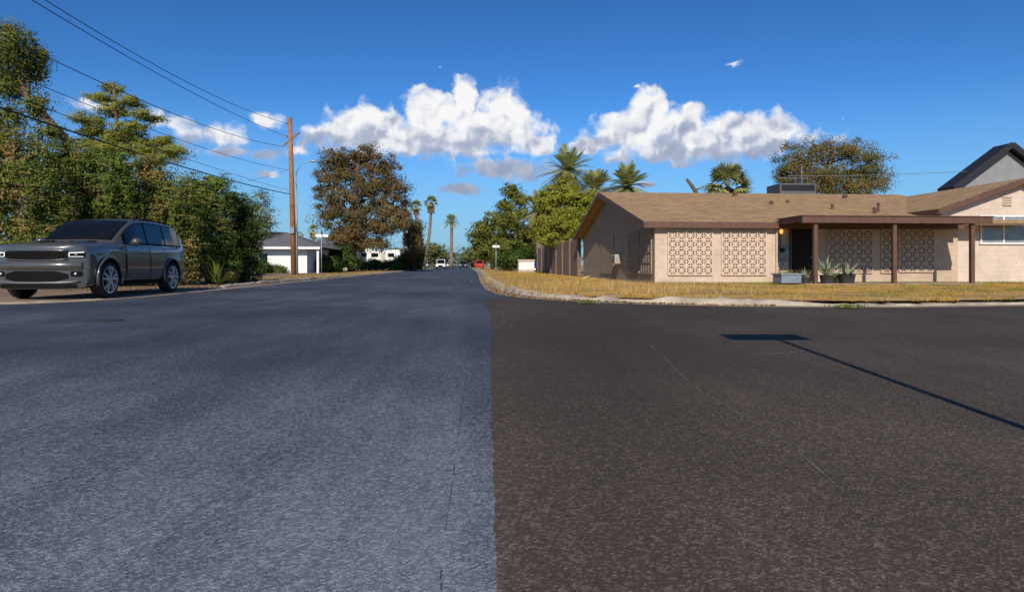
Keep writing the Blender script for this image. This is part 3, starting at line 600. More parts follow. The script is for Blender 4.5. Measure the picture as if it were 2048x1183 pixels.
ac=onX(1240,518,XL); o=MB().box(XL-.30,XL+.05,ac.y-.34,ac.y+.34,ac.z-.20,ac.z+.20).build('window_air_conditioner',M['cream'],hs,bevel=.02)
g=MB()
for k in range(8): g.box(XL-.32,XL-.303,ac.y-.29,ac.y+.29,ac.z-.16+k*.042,ac.z-.142+k*.042)
for k in range(6): g.box(XL-.27+k*.04,XL-.25+k*.04,ac.y-.356,ac.y-.343,ac.z-.16,ac.z+.16)
g.build('vent_grille',M['metal'],o)
a=onY(1582,455,YP);b=onY(1626,560,YP); d=MB().box(a.x,b.x,YP-.03,YP-.004,ZG+.05,a.z).build('door',M['door'],hs,bevel=.01)
fr=MB(); fr.box(a.x-.08,a.x,YP-.07,YP-.002,ZG,a.z+.08); fr.box(b.x,b.x+.08,YP-.07,YP-.002,ZG,a.z+.08); fr.box(a.x,b.x,YP-.07,YP-.002,a.z,a.z+.08); fr.build('door_frame',M['trim'],hs)
pn=MB()
for k in range(2):
    for j in range(3): xx=a.x+.1+k*(b.x-a.x)*.47; pn.box(xx,xx+(b.x-a.x)*.33,YP-.042,YP-.031,.3+j*.6,.75+j*.6)
pn.build('door_panel',M['door'],d)
MB().lathe([(0,-.07),(.035,-.06),(.035,-.03),(.012,-.02),(.012,0)],(b.x-.1,YP-.03,1.05),'y',12).build('door_knob',M['metal'],d,smooth=True)
a=onY(1563,462,YP-.1); l=MB().box(a.x-.05,a.x+.05,YP-.16,YP-.003,a.z+.07,a.z+.12).build('wall_lamp',M['black'],hs); MB().lathe([(.0,-.1),(.05,-.08),(.06,.0),(.045,.065)],(a.x,YP-.09,a.z),'z',12).build('lamp_shade',M['lampglow'],l,smooth=True)
def pbx(name,x0,x1,y0,y1,Y,dep,m,par,bev=.01): a=onY(x0,y0,Y);b=onY(x1,y1,Y); return MB().box(a.x,b.x,Y-dep,Y-.003,b.z,a.z).build(name,M[m],par,bevel=bev)
em=pbx('electric_meter',1556,1574,492,519,YP,.16,'metal',hs); a=onY(1565,500,YP-.2); MB().lathe([(0,-.09),(.08,-.08),(.09,0)],(a.x,YP-.163,a.z),'y',16).build('meter_dial',M['glass'],em,smooth=True)
MB().tube([(a.x,YP-.06,1.4),(a.x,YP-.06,2.1)],.025,8).build('conduit',M['metal'],hs); pbx('meter_box',1556,1564,519.5,530,YP,.12,'metal',hs)
MB().tube([(xb-.05,YF-.05,ZG),(xb-.05,YF-.05,2.05)],.035,8).build('downpipe',M['wall'],hs)
# porch: solid flat roof on slim posts
YB=20.5; b0=onY(1605,432,YB);b1=onY(1986,447,YB)
pz1,pz0=b0.z,b0.z-.22
MB().box(b0.x,b1.x,YB,YB+.08,pz0,pz1).build('porch_beam',M['trim'],hs,bevel=.008)
MB().box(b0.x-.03,b1.x+.03,YB-.03,22.3,pz1+.003,pz1+.035).build('porch_roof',M['trim'],hs)
nj=11
for k in range(nj):
    x=b0.x+.035+k*(b1.x-b0.x-.07)/(nj-1); MB().box(x-.03,x+.03,YB+.083,22.15,pz0+.05,pz1-.003).build('porch_joist',M['trim'],hs)
for px in (1632,1790,1946):
    p=onY(px,560,YB+.1); MB().box(p.x-.065,p.x+.065,YB+.083,YB+.213,.1,pz0+.046).build('porch_post',M['trim'],hs,bevel=.01)
MB().box(xb,onY(1960,500,YB+.2).x,YB,YP-.004,.106,.135).build('porch_slab',M['gutter'],hs)
a=onY(1960,432,YW);b=onY(2075,487,YW); wd=MB().box(a.x,b.x,YW-.02,YW-.004,b.z,a.z).build('window',M['black'],hs)
fr=MB(); T_=.06
for (p,q) in (((a.x,b.z),(b.x,b.z)),((a.x,a.z),(b.x,a.z))): fr.box(p[0]-T_,q[0]+T_,YW-.07,YW-.021,p[1]-T_/2,p[1]+T_/2)
for x in (a.x,(a.x+b.x)/2-.25,b.x): fr.box(x-T_/2,x+T_/2,YW-.066,YW-.022,b.z+T_/2,a.z-T_/2)
fr.build('window_frame',M['white'],wd); MB().box(a.x+.03,b.x-.03,YW-.035,YW-.022,b.z+.03,a.z-.03).build('pane',M['winglass'],wd)
a=onY(2004,390,YW);b=onY(2023,412,YW); v=MB().box(a.x,b.x,YW-.03,YW-.004,b.z,a.z).build('attic_vent',M['wall2'],hs); sl_=MB()
for k in range(6): z=b.z+.03+k*(a.z-b.z-.04)/6; sl_.bar((a.x+.03,YW-.045,z),(b.x-.03,YW-.045,z),.03,.03)
sl_.build('louvre',M['wall'],v)
# roof fittings
def onroof(px,Y): p=onY(px,400,Y); return p.x,Y,zr(min(Y,RY))
a=onY(1552,382,30.6);b=onY(1624,369,30.6); zt_=b.z; ru=MB().box(a.x,b.x,30.2,31.6,3.8,zt_).build('rooftop_air_conditioner',M['cooler'],roof,bevel=.02)
g=MB()
for k in range(6): z=zt_-.10-k*.05; g.box(a.x+.08,b.x-.08,30.17,30.197,z,z+.028)
g.build('unit_louvre',M['black'],roof)
p=onY(1617,325,30.8); zz=onY(1617,350,30.8).z; an=MB(); an.tube([(p.x+.3,32,3.6),(p.x+.3,32,p.z)],.022,6); an.bar((p.x-1.0,32,zz),(p.x+.6,32,zz),.022,.022)
for k in range(7): xx=p.x-1.0+k*.25; an.bar((xx,31.6,zz+.03),(xx,32.4,zz+.03),.012,.012)
an.build('roof_antenna',M['metal'],roof)
for px,Y,hh,r in ((1543,26.5,.16,.06),(1575,27,.14,.05),(1665,25.2,.24,.045),(1750,24.3,.26,.06),(1757,24.6,.4,.045),(1470,29,.22,.08),(1690,28.5,.2,.08)):
    x,y,z=onroof(px,Y); MB().lathe([(r*1.4,-.1),(r*1.4,.02),(r,.03),(r,hh-.08),(r*1.5,hh-.08),(r*1.5,hh),(0,hh+.03)],(x,y,z),'z',12).build('roof_vent',M['trim'],roof,smooth=40)
# pots and plants by the porch
a=onY(1562,550,20.9);b=onY(1602,572,20.9); pl=thing('planter','square blue grey planter box standing left of the first porch post','planter',((a.x+b.x)/2,21,.135))
q=MB(); q.box(a.x,b.x,20.85,21.5,.137,a.z); q.build('box',M['planter'],pl,bevel=.02); MB().box(a.x-.03,b.x+.03,20.82,21.53,a.z+.002,a.z+.06).build('rim',M['planter'],pl,bevel=.01)
blades('succulent',np.array([[random.uniform(a.x+.1,b.x-.1),random.uniform(20.95,21.4),a.z+.03] for _ in range(60)]),.16,.05,M['greengrass'],pl,False)
def agave(px,Y,label,sc,nl=30,tall=1.0,m='agave',e0=25,ps=1.0):
    p=onY(px,560,Y); z0=.137; t=thing('potted_plant',label,'plant',(p.x,Y,z0)); s2=sc*ps; ph=.28*s2
    MB().lathe([(0,.0),(.2*s2,.0),(.25*s2,ph),(.27*s2,ph+.02),(.23*s2,ph+.02),(.21*s2,ph-.05),(0,ph-.05)],(p.x,Y,z0),'z',20).build('pot',M['pot'],t,smooth=40)
    mb=MB(); c=Vector((p.x,Y,z0+(ph-.05)))
    for k in range(nl):
        aa=k*2.4+random.uniform(-.4,.4); e=math.radians(random.uniform(e0,87)); L=.66*sc*tall*random.uniform(.55,1.2); dd=Vector((math.cos(aa)*math.cos(e),math.sin(aa)*math.cos(e),math.sin(e))); sd=Vector((-math.sin(aa),math.cos(aa),0))*.034*sc
        m1=c+dd*L*.45; tp=c+dd*L+Vector((math.cos(aa),math.sin(aa),-.5))*.06*random.uniform(.2,2.5); upn=dd.cross(sd).normalized()*.02*sc
        mb.add([c-sd*.6,c+sd*.6,m1+sd-upn,m1-sd-upn,tp,m1+upn*.3],[(0,1,5),(1,2,5),(0,5,3),(3,5,4),(5,2,4)])
    mb.build('leaf_rosette',M[m],t,fix=False)
agave(1611,20.95,'small spiky plant in a dark pot just left of the first porch post',.62,22,1.0)
agave(1654,20.8,'tallest spiky plant in a dark pot right of the first porch post',.85,34,1.35,e0=40,ps=1.1)
agave(1676,21.1,'low bushy green plant between the two largest porch pots',.62,40,.9,'shrub_olive',10)
agave(1694,20.85,'pale agave spreading over a wide dark pot, rightmost of the porch pots',.85,26,1.0,e0=15,ps=1.25)
p=onY(432,0,24); q=(p.x,24.2)
t=thing('agave_plant','grey green spiky agave at the foot of the shrub row by the kerb','plant',(q[0],q[1],.03)); mb=MB()
for k in range(34):
    aa=k*2.4; e=math.radians(random.uniform(15,80)); L=random.uniform(.7,1.1); dd=Vector((math.cos(aa)*math.cos(e),math.sin(aa)*math.cos(e),math.sin(e))); sd=Vector((-math.sin(aa),math.cos(aa),0))*.05; c=Vector((q[0],q[1],.05)); m1=c+dd*L*.5
    mb.add([c-sd*.6,c+sd*.6,m1+sd,c+dd*L,m1-sd],[(0,1,2,3,4)])
mb.build('leaf_rosette',M['shrub_olive'],t,fix=False)
a=gr(1168,556,.12);b=gr(1190,550,.12); o=MB().tube([a,(a+b)/2+Vector((0,0,.02)),b],[.05,.045,.04],7).build('branch_piece',M['cream'],smooth=True); tag(o,'pale broken stick lying on the dry lawn','stick')
for px,py,lb in ((1695,614,'low green weed growing at the kerb before the porch'),(1177,606,'small green weed at the kerb near the corner')):
    p=gr(px,py,.03); n=220; Pn=np.stack([rng.normal(p.x,.16 if px>1500 else .07,n),rng.normal(p.y,.06,n),np.full(n,.03)],1); o=blades('weed',Pn,.06,.02,M['greengrass'],None,False,.9); tag(o,lb,'weed',kind='stuff')
# ---------------------------------------------------------------- fence, utility box, other houses
fe=thing('wood_fence','tall brown board fence with square posts running behind the tan house','fence',(6.5,37,.1)); 
for k in range(7):
    y0=37+k*3.1; mb=MB()
    for j in range(10): yy=y0+.12+j*.29; mb.box(6.47+.004*(j%2),6.52+.004*(j%2),yy,yy+.28,.14,2.25+.03*(j%3==0))
    mb.build('panel',M['fence'],fe)
for k in range(8): y0=37+k*3.1; MB().box(6.38,6.6,y0-.1,y0+.1,.1,2.42).build('post',M['fence'],fe,bevel=.01)
c=at(1052,532,57); ub=thing('utility_box','cream utility cabinet on the grass by the right kerb','utility box',(c.x,c.y,.1)); k=57/F
MB().box(c.x-16*k,c.x+16*k,c.y-.5,c.y+.5,.2,at(1052,521,57).z).build('cabinet',M['cream'],ub,bevel=.04); MB().box(c.x-18*k,c.x+18*k,c.y-.6,c.y+.6,.1,.198).build('base',M['concrete'],ub); MB().box(c.x-15*k,c.x+15*k,c.y-.53,c.y-.503,.35,at(1052,525,57).z).build('door',M['white'],ub,bevel=.01)
MB().box(c.x-17*k,c.x+17*k,c.y-.54,c.y+.54,at(1052,521,57).z+.002,at(1052,520,57).z+.05).build('lid',M['cream'],ub,bevel=.02)
# two-storey neighbour: shallow front gable, the long body sits behind it to the right
Yn=40; nh=thing('neighbour_house','two storey grey house with black roof edges at the right edge','house',(34,Yn,.1))
a=onY(1897,378,Yn);pk=onY(2012,291,Yn); xr=pk.x*2-a.x; YE=Yn+.9
n=MB(); n.prism([(a.x+.5,.1),(a.x+.5,a.z+.15),(pk.x,pk.z-.25),(xr-.5,a.z+.15),(xr-.5,.1)],'y',Yn,YE); n.build('wall',M['stucco'],nh)
n=MB(); n.prism([(a.x,a.z-.05),(a.x,a.z+.12),(pk.x,pk.z+.1),(xr,a.z+.12),(xr,a.z-.05),(pk.x,pk.z-.1)],'y',Yn-.5,YE+.1); n.build('roof',M['black'],nh)
n=MB(); n.bar((a.x,Yn-.53,a.z),(pk.x,Yn-.53,pk.z-.02),.06,.35); n.bar((pk.x,Yn-.531,pk.z-.02),(xr,Yn-.531,a.z),.06,.35); n.build('fascia',M['black'],nh)
n=MB().box(pk.x+6.5,pk.x+16,YE+.2,YE+8,.1,a.z+1.5); n.build('rear_wall',M['stucco'],nh)
zz=pk.z-.1; n=MB(); n.prism([(YE-.3,zz-1.3),(YE-.3,zz-1.15),(YE+4,zz),(YE+8.5,zz-1.15),(YE+8.5,zz-1.3)],'x',pk.x+6,pk.x+16.5); n.build('rear_roof',M['greyshingle'],nh)
# white house on the left
wh=thing('white_house','low white house with grey hip roof left of the utility pole','house',(-22,60,.03)); Yh=60
a=onY(430,497,Yh);b=onY(614,497,Yh); ztop=onY(560,495,Yh).z
MB().box(a.x,b.x,Yh,Yh+12,.03,ztop).build('wall',M['white'],wh)
e0=onY(420,0,Yh-.8).x;e1=onY(640,0,Yh-.8).x; r0=onY(480,0,Yh+6).x;r1=onY(572,0,Yh+6).x; rz=onY(560,464,Yh+6).z; ze=ztop+.03
n=MB(); n.add([(e0,Yh-.8,ze),(e1,Yh-.8,ze),(e1,Yh+12.8,ze),(e0,Yh+12.8,ze),(r0,Yh+6,rz),(r1,Yh+6,rz)],[(0,1,5,4),(1,2,5),(2,3,4,5),(3,0,4),(3,2,1,0)]); n.build('roof',M['greyshingle'],wh)
MB().box(e0-.02,e1+.02,Yh-.86,Yh-.803,ze-.18,ze+.03).build('fascia',M['white'],wh)
MB().box(onY(520,0,Yh).x,onY(535,0,Yh).x,Yh-.03,Yh-.004,.9,1.8).build('window',M['glass'],wh)
p=onY(636,0,Yh-.5).x; MB().box(p-.1,p+.1,Yh-.6,Yh-.4,.03,ze-.02).build('carport_post',M['white'],wh)
for i,(px,D,lb) in enumerate(((524,56,'clipped green shrub against the white house wall'),(552,57,'low tan green shrub right of the clipped shrub by the white wall'))):
    tree('shrub',lb,'shrub',gxy(px,D),[at(px,540,D),at(px,532,D)],.06,pb([(px-5,532,15,12),(px+6,535,13,10)] if i==0 else [(px,540,18,8)],D),2600,(.16,.08),.2,M['shrub_dark' if i==0 else 'shrub_olive'])
tree('tree','dark leafy tree standing between the white house and the browning pine','tree',gxy(640,63),[at(642,530,63),at(640,515,63)],.12,pb([(640,525,14,14),(655,528,18,14),(628,532,12,10),(668,532,14,10)],63,seed=77),6500,(.22,.1),.3,M['shrub_dark'])
ch=thing('cream_house','small cream house with brown roof glimpsed beyond the fence','house',(8,92,.1)); a=onY(1052,0,92).x;b=onY(1110,0,92).x; zt_=onY(1080,496,92).z
MB().box(a,b,92,102,.1,zt_).build('wall',M['cream'],ch); MB().prism([(91.4,zt_-.05),(91.4,zt_+.1),(97,zt_+1.6),(102.6,zt_+.1),(102.6,zt_-.05)],'x',a-.5,b+.5).build('roof',M['shingle'],ch); MB().box(a+.8,a+2,91.96,91.997,1.0,2.1).build('window',M['glass'],ch)
dh=thing('grey_house','dark roofed low house behind the browning pine','house',(-20,98,.03)); a=onY(640,0,98).x;b=onY(712,0,98).x
MB().box(a,b,98,108,.03,onY(700,492,98).z).build('wall',M['cream'],dh); z=onY(700,492,98).z; MB().prism([(97.3,z-.05),(97.3,z+.1),(103,z+1.8),(108.6,z+.1),(108.6,z-.05)],'x',a-.5,b+.5).build('roof',M['greyshingle'],dh)
# ---------------------------------------------------------------- utility pole, lamp, signs, wires
Dp=50; pbse=gxy(588,Dp); XP=pbse[0]; YPp=pbse[1]; ptop=at(580,236,Dp)
up=thing('utility_pole','tall brown wooden utility pole carrying the overhead lines','utility pole',pbse)
MB().tube([pbse,Vector(pbse).lerp(ptop,.5),ptop],[.23,.2,.16],12).build('pole',M['polewood'],up,smooth=True)
MB().bar(at(566,292,Dp),at(597,266,Dp),.1,.12).build('crossarm',M['polewood'],up)
for (px,py) in ((575,246),(574,272),(567,290),(598,265)):
    p=at(px,py,Dp); MB().lathe([(0,-.12),(.04,-.12),(.08,-.05),(.05,0),(.08,.05),(.03,.12),(0,.12)],p,'z',10).build('insulator',M['metal'],up,smooth=True)
MB().box(XP-.23,XP+.1,YPp-.34,YPp-.24,3.2,3.7).build('pole_box',M['metal'],up,bevel=.02)
lpB=gxy(594.5,48.5); sp_=thing('street_lamp','grey steel street lamp with curved arm right beside the wooden pole','street lamp',lpB)
tp=at(592,345,48.5); MB().tube([lpB,Vector(lpB).lerp(tp,.5),tp],[.085,.07,.055],10).build('pole',M['galv'],sp_,smooth=True)
MB().tube([tp,at(600,331,48.5),at(612,325,48.5),at(622,323,48.5)],[.035,.03,.028,.025],8).build('arm',M['galv'],sp_,smooth=True)
h0=at(620,323,48.5);h1=at(634,321.5,48.5); MB().tube([h0,h0.lerp(h1,.3),h0.lerp(h1,.75),h1],[.04,.09,.085,.03],10).build('lamp_head',M['galv'],sp_,smooth=True)
def wire(label,pA,pB,pC=None,r=.016):
    X=XP; A=onX(pA[0],pA[1],X);B=onX(pB[0],pB[1],X); yC=-8.0
    zC=A.z if pC is None else pC
    M3=np.array([[A.y**2,A.y,1],[B.y**2,B.y,1],[yC**2,yC,1]]); k=np.linalg.solve(M3,np.array([A.z,B.z,zC]))
    pts=[(X,y,k[0]*y*y+k[1]*y+k[2]) for y in np.linspace(A.y,yC,40)]
    o=MB().tube(pts,r,5).build('power_line',M['wire'],smooth=True); tag(o,label,'overhead wire')
wire('topmost overhead wire running from the pole tip to the upper left',(576,247),(135,28)); wire('second overhead wire from the pole just under the topmost one',(575,273),(100,22))
wire('third overhead wire from the crossarm crossing before the pine',(566,293),(90,112)); wire('lowest thin overhead wire from the pole passing the tree limb',(578,340),(80,170),r=.012)
wire('thick communication cable sagging behind the left shrubs',(580,388),(60,235),r=.03)
wire('thin cable just above the thick communication cable',(580,381),(60,205),r=.012)
def catmull3(pts):
    out=[]
    for i in range(len(pts)-1):
        p0=pts[max(i-1,0)];p1=pts[i];p2=pts[i+1];p3=pts[min(i+2,len(pts)-1)]
        for k in range(8):
            t=k/8; out.append(.5*((2*p1)+(p2-p0)*t+(2*p0-5*p1+4*p2-p3)*t*t+(3*p1-p0-3*p2+p3)*t**3))
    out.append(pts[-1]); return out
def cable(label,pts,r,m='wire'):
    o=MB().tube(catmull3(pts),r,5).build('power_line',M[m],smooth=True); tag(o,label,'overhead wire')
cable('thin wire from the pole down to the white house',[at(585,336,Dp),at(540,352,54),at(495,362,60)],.012)
cable('thin wire running from the antenna to the two storey house',[onY(1575,352,30.6),onY(1750,350,33),onY(1935,343,38)],.014,'metal')
fp=thing('utility_pole','distant slim utility pole above the white house roof','utility pole',gxy(540,110)); MB().tube([gxy(540,110),at(540,427,110)],[.16,.11],8).build('pole',M['polewood'],fp,smooth=True); MB().bar(at(533,432,110),at(547,432,110),.1,.1).build('crossarm',M['polewood'],fp)
fp2=thing('utility_pole','far utility pole standing in front of the slim palm','utility pole',gxy(836,140)); MB().tube([gxy(836,140),at(836,420,140)],[.18,.13],8).build('pole',M['polewood'],fp2,smooth=True); MB().bar(at(830,427,140),at(842,427,140),.12,.12).build('crossarm',M['polewood'],fp2)
def nsign(label,px,py0,D,w):
    b=gxy(px,D,.05); t=thing('street_sign',label,'street sign',b); tp=at(px,py0,D); MB().tube([b,tp],.035,8).build('post',M['galv'],t,smooth=True)
    k=w*D/F/2; MB().box(tp.x-k,tp.x+k,tp.y-.015,tp.y+.015,tp.z+.002,tp.z+.22).build('sign_blade',M['white'],t,bevel=.01); MB().box(tp.x-.015,tp.x+.015,tp.y-k,tp.y+k,tp.z+.225,tp.z+.43).build('cross_blade',M['white'],t,bevel=.01)
nsign('white street name sign on a thin post left of the browning pine',643,474,50,26); nsign('white street name sign on a thin post by the right kerb',992,495,58,14)
c2w=lambda x,d,z:Vector((d*S+x*Cc,d*Cc-x*S,z))
sg=thing('street_sign','plain rectangular sign on a pole standing just outside the right of the view','street sign',c2w(2.25,1.85,0)); b=c2w(2.25,1.85,.005); MB().tube([b,c2w(2.25,1.85,3.46)],.028,8).build('post',M['galv'],sg,smooth=True)
xa=c2w(1.76,1.85-.035,0);xz=c2w(2.58,1.85-.035,0); m_=MB(); m_.bar((xa.x,xa.y,3.28),(xz.x,xz.y,3.28),.02,.35); m_.build('sign_panel',M['white'],sg)
# ---------------------------------------------------------------- cars
def wheel(parent,x,y,r,wd,side,detail=True):
    t=MB().lathe([(r*.72,-wd/2),(r*.93,-wd/2),(r*.99,-wd*.38),(r,-wd*.2),(r,wd*.2),(r*.99,wd*.38),(r*.93,wd/2),(r*.72,wd/2)],(x,y,r),'x',32); 
    w=t.build('wheel',M['rubber'],parent,smooth=40)
    xo_=side*wd/2; rm=MB(); rm.lathe([(r*.75,xo_*.98),(r*.75,xo_*1.03),(r*.68,xo_*.98),(r*.66,xo_*.5),(r*.66,-xo_*.5)],(x,y,r),'x',32)
    if detail:
        for k in range(5):
            for dl in (-.22,.22):
                a=2*PI*k/5+.3; p=Vector((x+xo_*.95,y+math.cos(a+dl*.3)*r*.1,r+math.sin(a+dl*.3)*r*.1)); q=Vector((x+xo_*1.0,y+math.cos(a+dl)*r*.70,r+math.sin(a+dl)*r*.70)); rm.bar(p,q,.04,.045,up=(1,0,0))
        rm.lathe([(0,xo_*1.02),(r*.15,xo_*1.0),(r*.18,xo_*.8),(r*.18,0)],(x,y,r),'x',16)
        MB().lathe([(0,xo_*.35),(r*.66,xo_*.35)],(x,y,r),'x',24).build('brake_disc',M['plastic'],w)
    rm.build('rim',M['rim'],w,smooth=40)
    return w
def suv():
    t=thing('parked_suv','grey sport utility vehicle with black grille parked at the left kerb','car',(-8.9,13.85,.03),local=True)
    ys=[0,.03,.09,.3,.9,1.4,2,3.5,4.5,4.9,5.08]; Wk=[.885,.925,.95,.965,.975,.975,.97,.97,.965,.94,.89]; ZB=[.25,.22,.22,.22,.23,.24,.25,.25,.27,.33,.42]; ZT=[1.09,1.135,1.16,1.185,1.225,1.25,1.25,1.26,1.27,1.24,1.14]
    ip=lambda y,k: float(np.interp(y,ys,k)); NE=9.0
    tp_=lambda f: 1-(.06 if f>0 else .04)*f*f
    def sect(y):
        w,zb,zt=ip(y,Wk),ip(y,ZB),ip(y,ZT); zc,hh=(zb+zt)/2,(zt-zb)/2; out=[]
        for j in range(64):
            a=2*PI*(j+.5)/64; c_,s_=math.cos(a),math.sin(a)
            x=w*math.copysign(abs(c_)**(2/NE),c_); f=math.copysign(abs(s_)**(2/NE),s_)
            x*=tp_(f); z=zc+hh*f
            if f>.85 and y<1.5: z+=.03*max(0,1-(x/.6)**4)*min(1,y/.3)
            out.append((x,z))
        return out,w,zc
    PC=.22
    def yo(y,x,w): return y+float(np.interp(y,[0,1.1],[PC,0]))*min(1.1,(abs(x)/w)**3)-float(np.interp(y,[4.3,5.1],[0,.12]))*(x/w)**2
    yy=sorted(set([0,.015,.03,.06,.09,.14,.2]+list(np.linspace(.3,4.9,47))+[4.95,5.0,5.04,5.08])); rows=[]
    s0,w0,zc0=sect(0)
    for sc in (.1,.25,.4,.55,.7,.82,.92): rows.append([(x*sc,yo(0,x*sc,w0),zc0+(z-zc0)*sc) for x,z in s0])
    for y in yy:
        s_,w_,zc=sect(y); rows.append([(x,yo(y,x,w_),z) for x,z in s_])
    for sc in (.9,.6,.3): rows.append([(x*sc,yo(5.08,x*sc,w_),zc+(z-zc)*sc) for x,z in s_])
    mb=MB(); n=64; vs=[p for r in rows for p in r]; fs=[(i*n+k,i*n+(k+1)%n,(i+1)*n+(k+1)%n,(i+1)*n+k) for i in range(len(rows)-1) for k in range(n)]
    fs+=[tuple(range(n)),tuple((len(rows)-1)*n+k for k in range(n))]; mb.add(vs,fs)
    body=mb.build('body',[M['paint_grey'],M['plastic']],t,smooth=True)
    WY=(.95,3.98); WR=.40
    cut=MB()
    for y in WY:
        for sx in (-1,1): cut.tube([(sx*.60,y,WR+.02),(sx*1.3,y,WR+.02)],.47,36)
    co_=cut.build('cutter',[M['plastic']],None,keep=True)
    bo=body.modifiers.new('arch','BOOLEAN'); bo.operation='DIFFERENCE'; bo.object=co_; bo.solver='EXACT'
    try: bo.material_mode='TRANSFER'
    except Exception: pass
    co_.matrix_world=Matrix.Translation((-8.9,13.85,.03)); bpy.context.view_layer.update()
    dg=bpy.context.evaluated_depsgraph_get(); me=bpy.data.meshes.new_from_object(body.evaluated_get(dg)); body.modifiers.clear(); body.data=me; me.set_sharp_from_angle(angle=math.radians(32)); bpy.data.objects.remove(co_)
    def bx(y,z):
        w,zb,zt=ip(y,Wk),ip(y,ZB),ip(y,ZT); f=max(-.98,min(.98,(z-(zb+zt)/2)/((zt-zb)/2))); return w*(1-abs(f)**NE)**(1/NE)*tp_(f)
    gy=[1.36,1.62,1.92,2.2,2.42,2.9,3.6,4.35,4.66,4.86,5.02]; gz=[1.22,1.41,1.61,1.755,1.82,1.865,1.86,1.825,1.75,1.53,1.20]; wbk=[.80,.85,.88,.9,.905,.905,.905,.895,.88,.865,.84]
    zt=lambda y: float(np.interp(y,gy,gz)); wb=lambda y: float(np.interp(y,gy,wbk)); ZBs=1.18
    wt=lambda y: wb(y)-.17*max(0,(zt(y)-ZBs)/.68)
    rows=[]
    for y in np.linspace(1.36,5.02,48):
        a,b,z=wb(y),wt(y),zt(y); h=[(a,ZBs),(b,max(ZBs+.01,z-.06)),(b-.04,z-.02),(b-.12,z),(b*.4,z+.015),(0,z+.02)]
        rows.append([(x,y,q) for x,q in h]+[(-x,y,q) for x,q in reversed(h[:-1])])
    MB().grid(rows).build('cabin',M['paint_grey'],t,smooth=32)
    def sp(sg,y,s,o=.008): z=zt(y)-.06; return (sg*(wb(y)+(wt(y)-wb(y))*s+o),y,ZBs+(z-ZBs)*s)
    for sg in (-1,1):
        for y0,y1 in ((1.86,2.76),(2.84,3.70),(3.78,4.64)):
            MB().grid([[sp(sg,y,s) for s in np.linspace(.13,.93,6)] for y in np.linspace(y0,y1,10)]).build('side_window',M['glass'],t,smooth=True)
        MB().grid([[sp(sg,y,s,.005) for s in (.06,.97)] for y in np.linspace(1.75,4.72,20)]).build('window_trim',M['plastic'],t,smooth=True)
        for y0,y1 in ((1.68,2.79),(2.81,3.62)):
            dr=MB().grid([[(sg*(bx(y,z)+.005),yo(y,bx(y,z),ip(y,Wk)),z) for z in np.linspace(.42,1.17,10)] for y in np.linspace(y0+.012,y1-.012,12)]).build('door',M['paint_grey'],t,smooth=True)
            hy=y1-.22; X=bx(hy,1.04)+.03; MB().bar((sg*X,hy-.11,1.04),(sg*X,hy+.11,1.045),.025,.035).build('door_handle',M['paint_grey'],dr,bevel=.008)
        sm=MB()
        for y in (1.68,2.80,3.62): sm.grid([[(sg*(bx(q,z)+.0065),q,z) for z in np.linspace(.40,1.16,10)] for q in (y-.008,y+.008)])
        sm.build('door_seam',M['plastic'],t)
        MB().tube([(sg*(bx(y,.98)+.004),yo(y,bx(y,.98),ip(y,Wk)),.97+.02*(y-.5)) for y in np.linspace(1.5,4.75,16)],.012,6).build('shoulder_crease',M['paint_grey'],t,smooth=True)
        MB().grid([[(sg*(bx(y,z)+.008),y,z) for z in (.25,.31,.37)] for y in np.linspace(1.46,3.48,8)]).build('sill_trim',M['plastic'],t)
        for y in WY:
            pts=[(sg*(bx(y,.75)+.008),y+math.cos(a)*.48,WR+.02+math.sin(a)*.48) for a in np.linspace(-.3,PI+.3,22)]; MB().tube(pts,.032,6).build('arch_lip',M['paint_grey'],t,smooth=True)
        wheel(t,sg*.86,WY[0],WR,.25,sg); wheel(t,sg*.86,WY[1],WR,.25,sg)
        m=MB(); m.tube([(sg*.92,1.90,1.22),(sg*1.0,1.88,1.25),(sg*1.04,1.87,1.27),(sg*1.13,1.89,1.27),(sg*1.16,1.91,1.26)],[.03,.05,.10,.095,.05],12); m.build('wing_mirror',M['paint_grey'],t,smooth=True)
        MB().tube([(sg*.68,2.55,zt(2.55)-.01),(sg*.68,2.65,zt(2.65)+.03),(sg*.67,4.1,zt(4.1)+.03),(sg*.67,4.25,zt(4.25)-.01)],.016,6).build('roof_rail',M['plastic'],t,smooth=True)
        MB().tube([(sg*.34,.2,1.187),(sg*.42,.8,1.237),(sg*.46,1.35,1.272)],[.010,.026,.012],6).build('bonnet_ridge',M['paint_grey'],t,smooth=True)
    MB().grid([[(u*(wt(y)-.07),y-.008,zt(y)+.02*(1-u*u)+.012) for u in np.linspace(-1,1,13)] for y in np.linspace(1.46,2.30,8)]).build('windscreen',M['glass'],t,smooth=True)
    for x0 in (-.45,.12): MB().bar((x0,1.46,1.33),(x0+.5,1.56,1.40),.02,.02).build('wiper',M['plastic'],t)
    fyx=lambda x: PC*(abs(x)/.885)**3
    def patch(name,x0,x1,zf,m,o,n=12,par=t):
        rows=[]
        for x in np.linspace(x0,x1,n):
            a,b=zf(x); rows.append([(x,fyx(x)-o,z) for z in np.linspace(a,b,4)])
        return MB().grid(rows).build(name,M[m],par,smooth=True)
    gl=patch('grille',-.60,.60,lambda x:(.835+.03*(abs(x)/.6)**2,1.0),'plastic',.014)
    gb=MB()
    for z in (.88,.92,.96): gb.tube([(x,fyx(x)-.02,z) for x in np.linspace(-.55,.55,15)],.004,5)
    for k in range(17): x=-.53+k*1.06/16; gb.bar((x-.010,fyx(x)-.02,.85),(x+.010,fyx(x)-.02,.99),.005,.008)
    gb.build('grille_mesh',M['grillebar'],gl)
    fr_=MB()
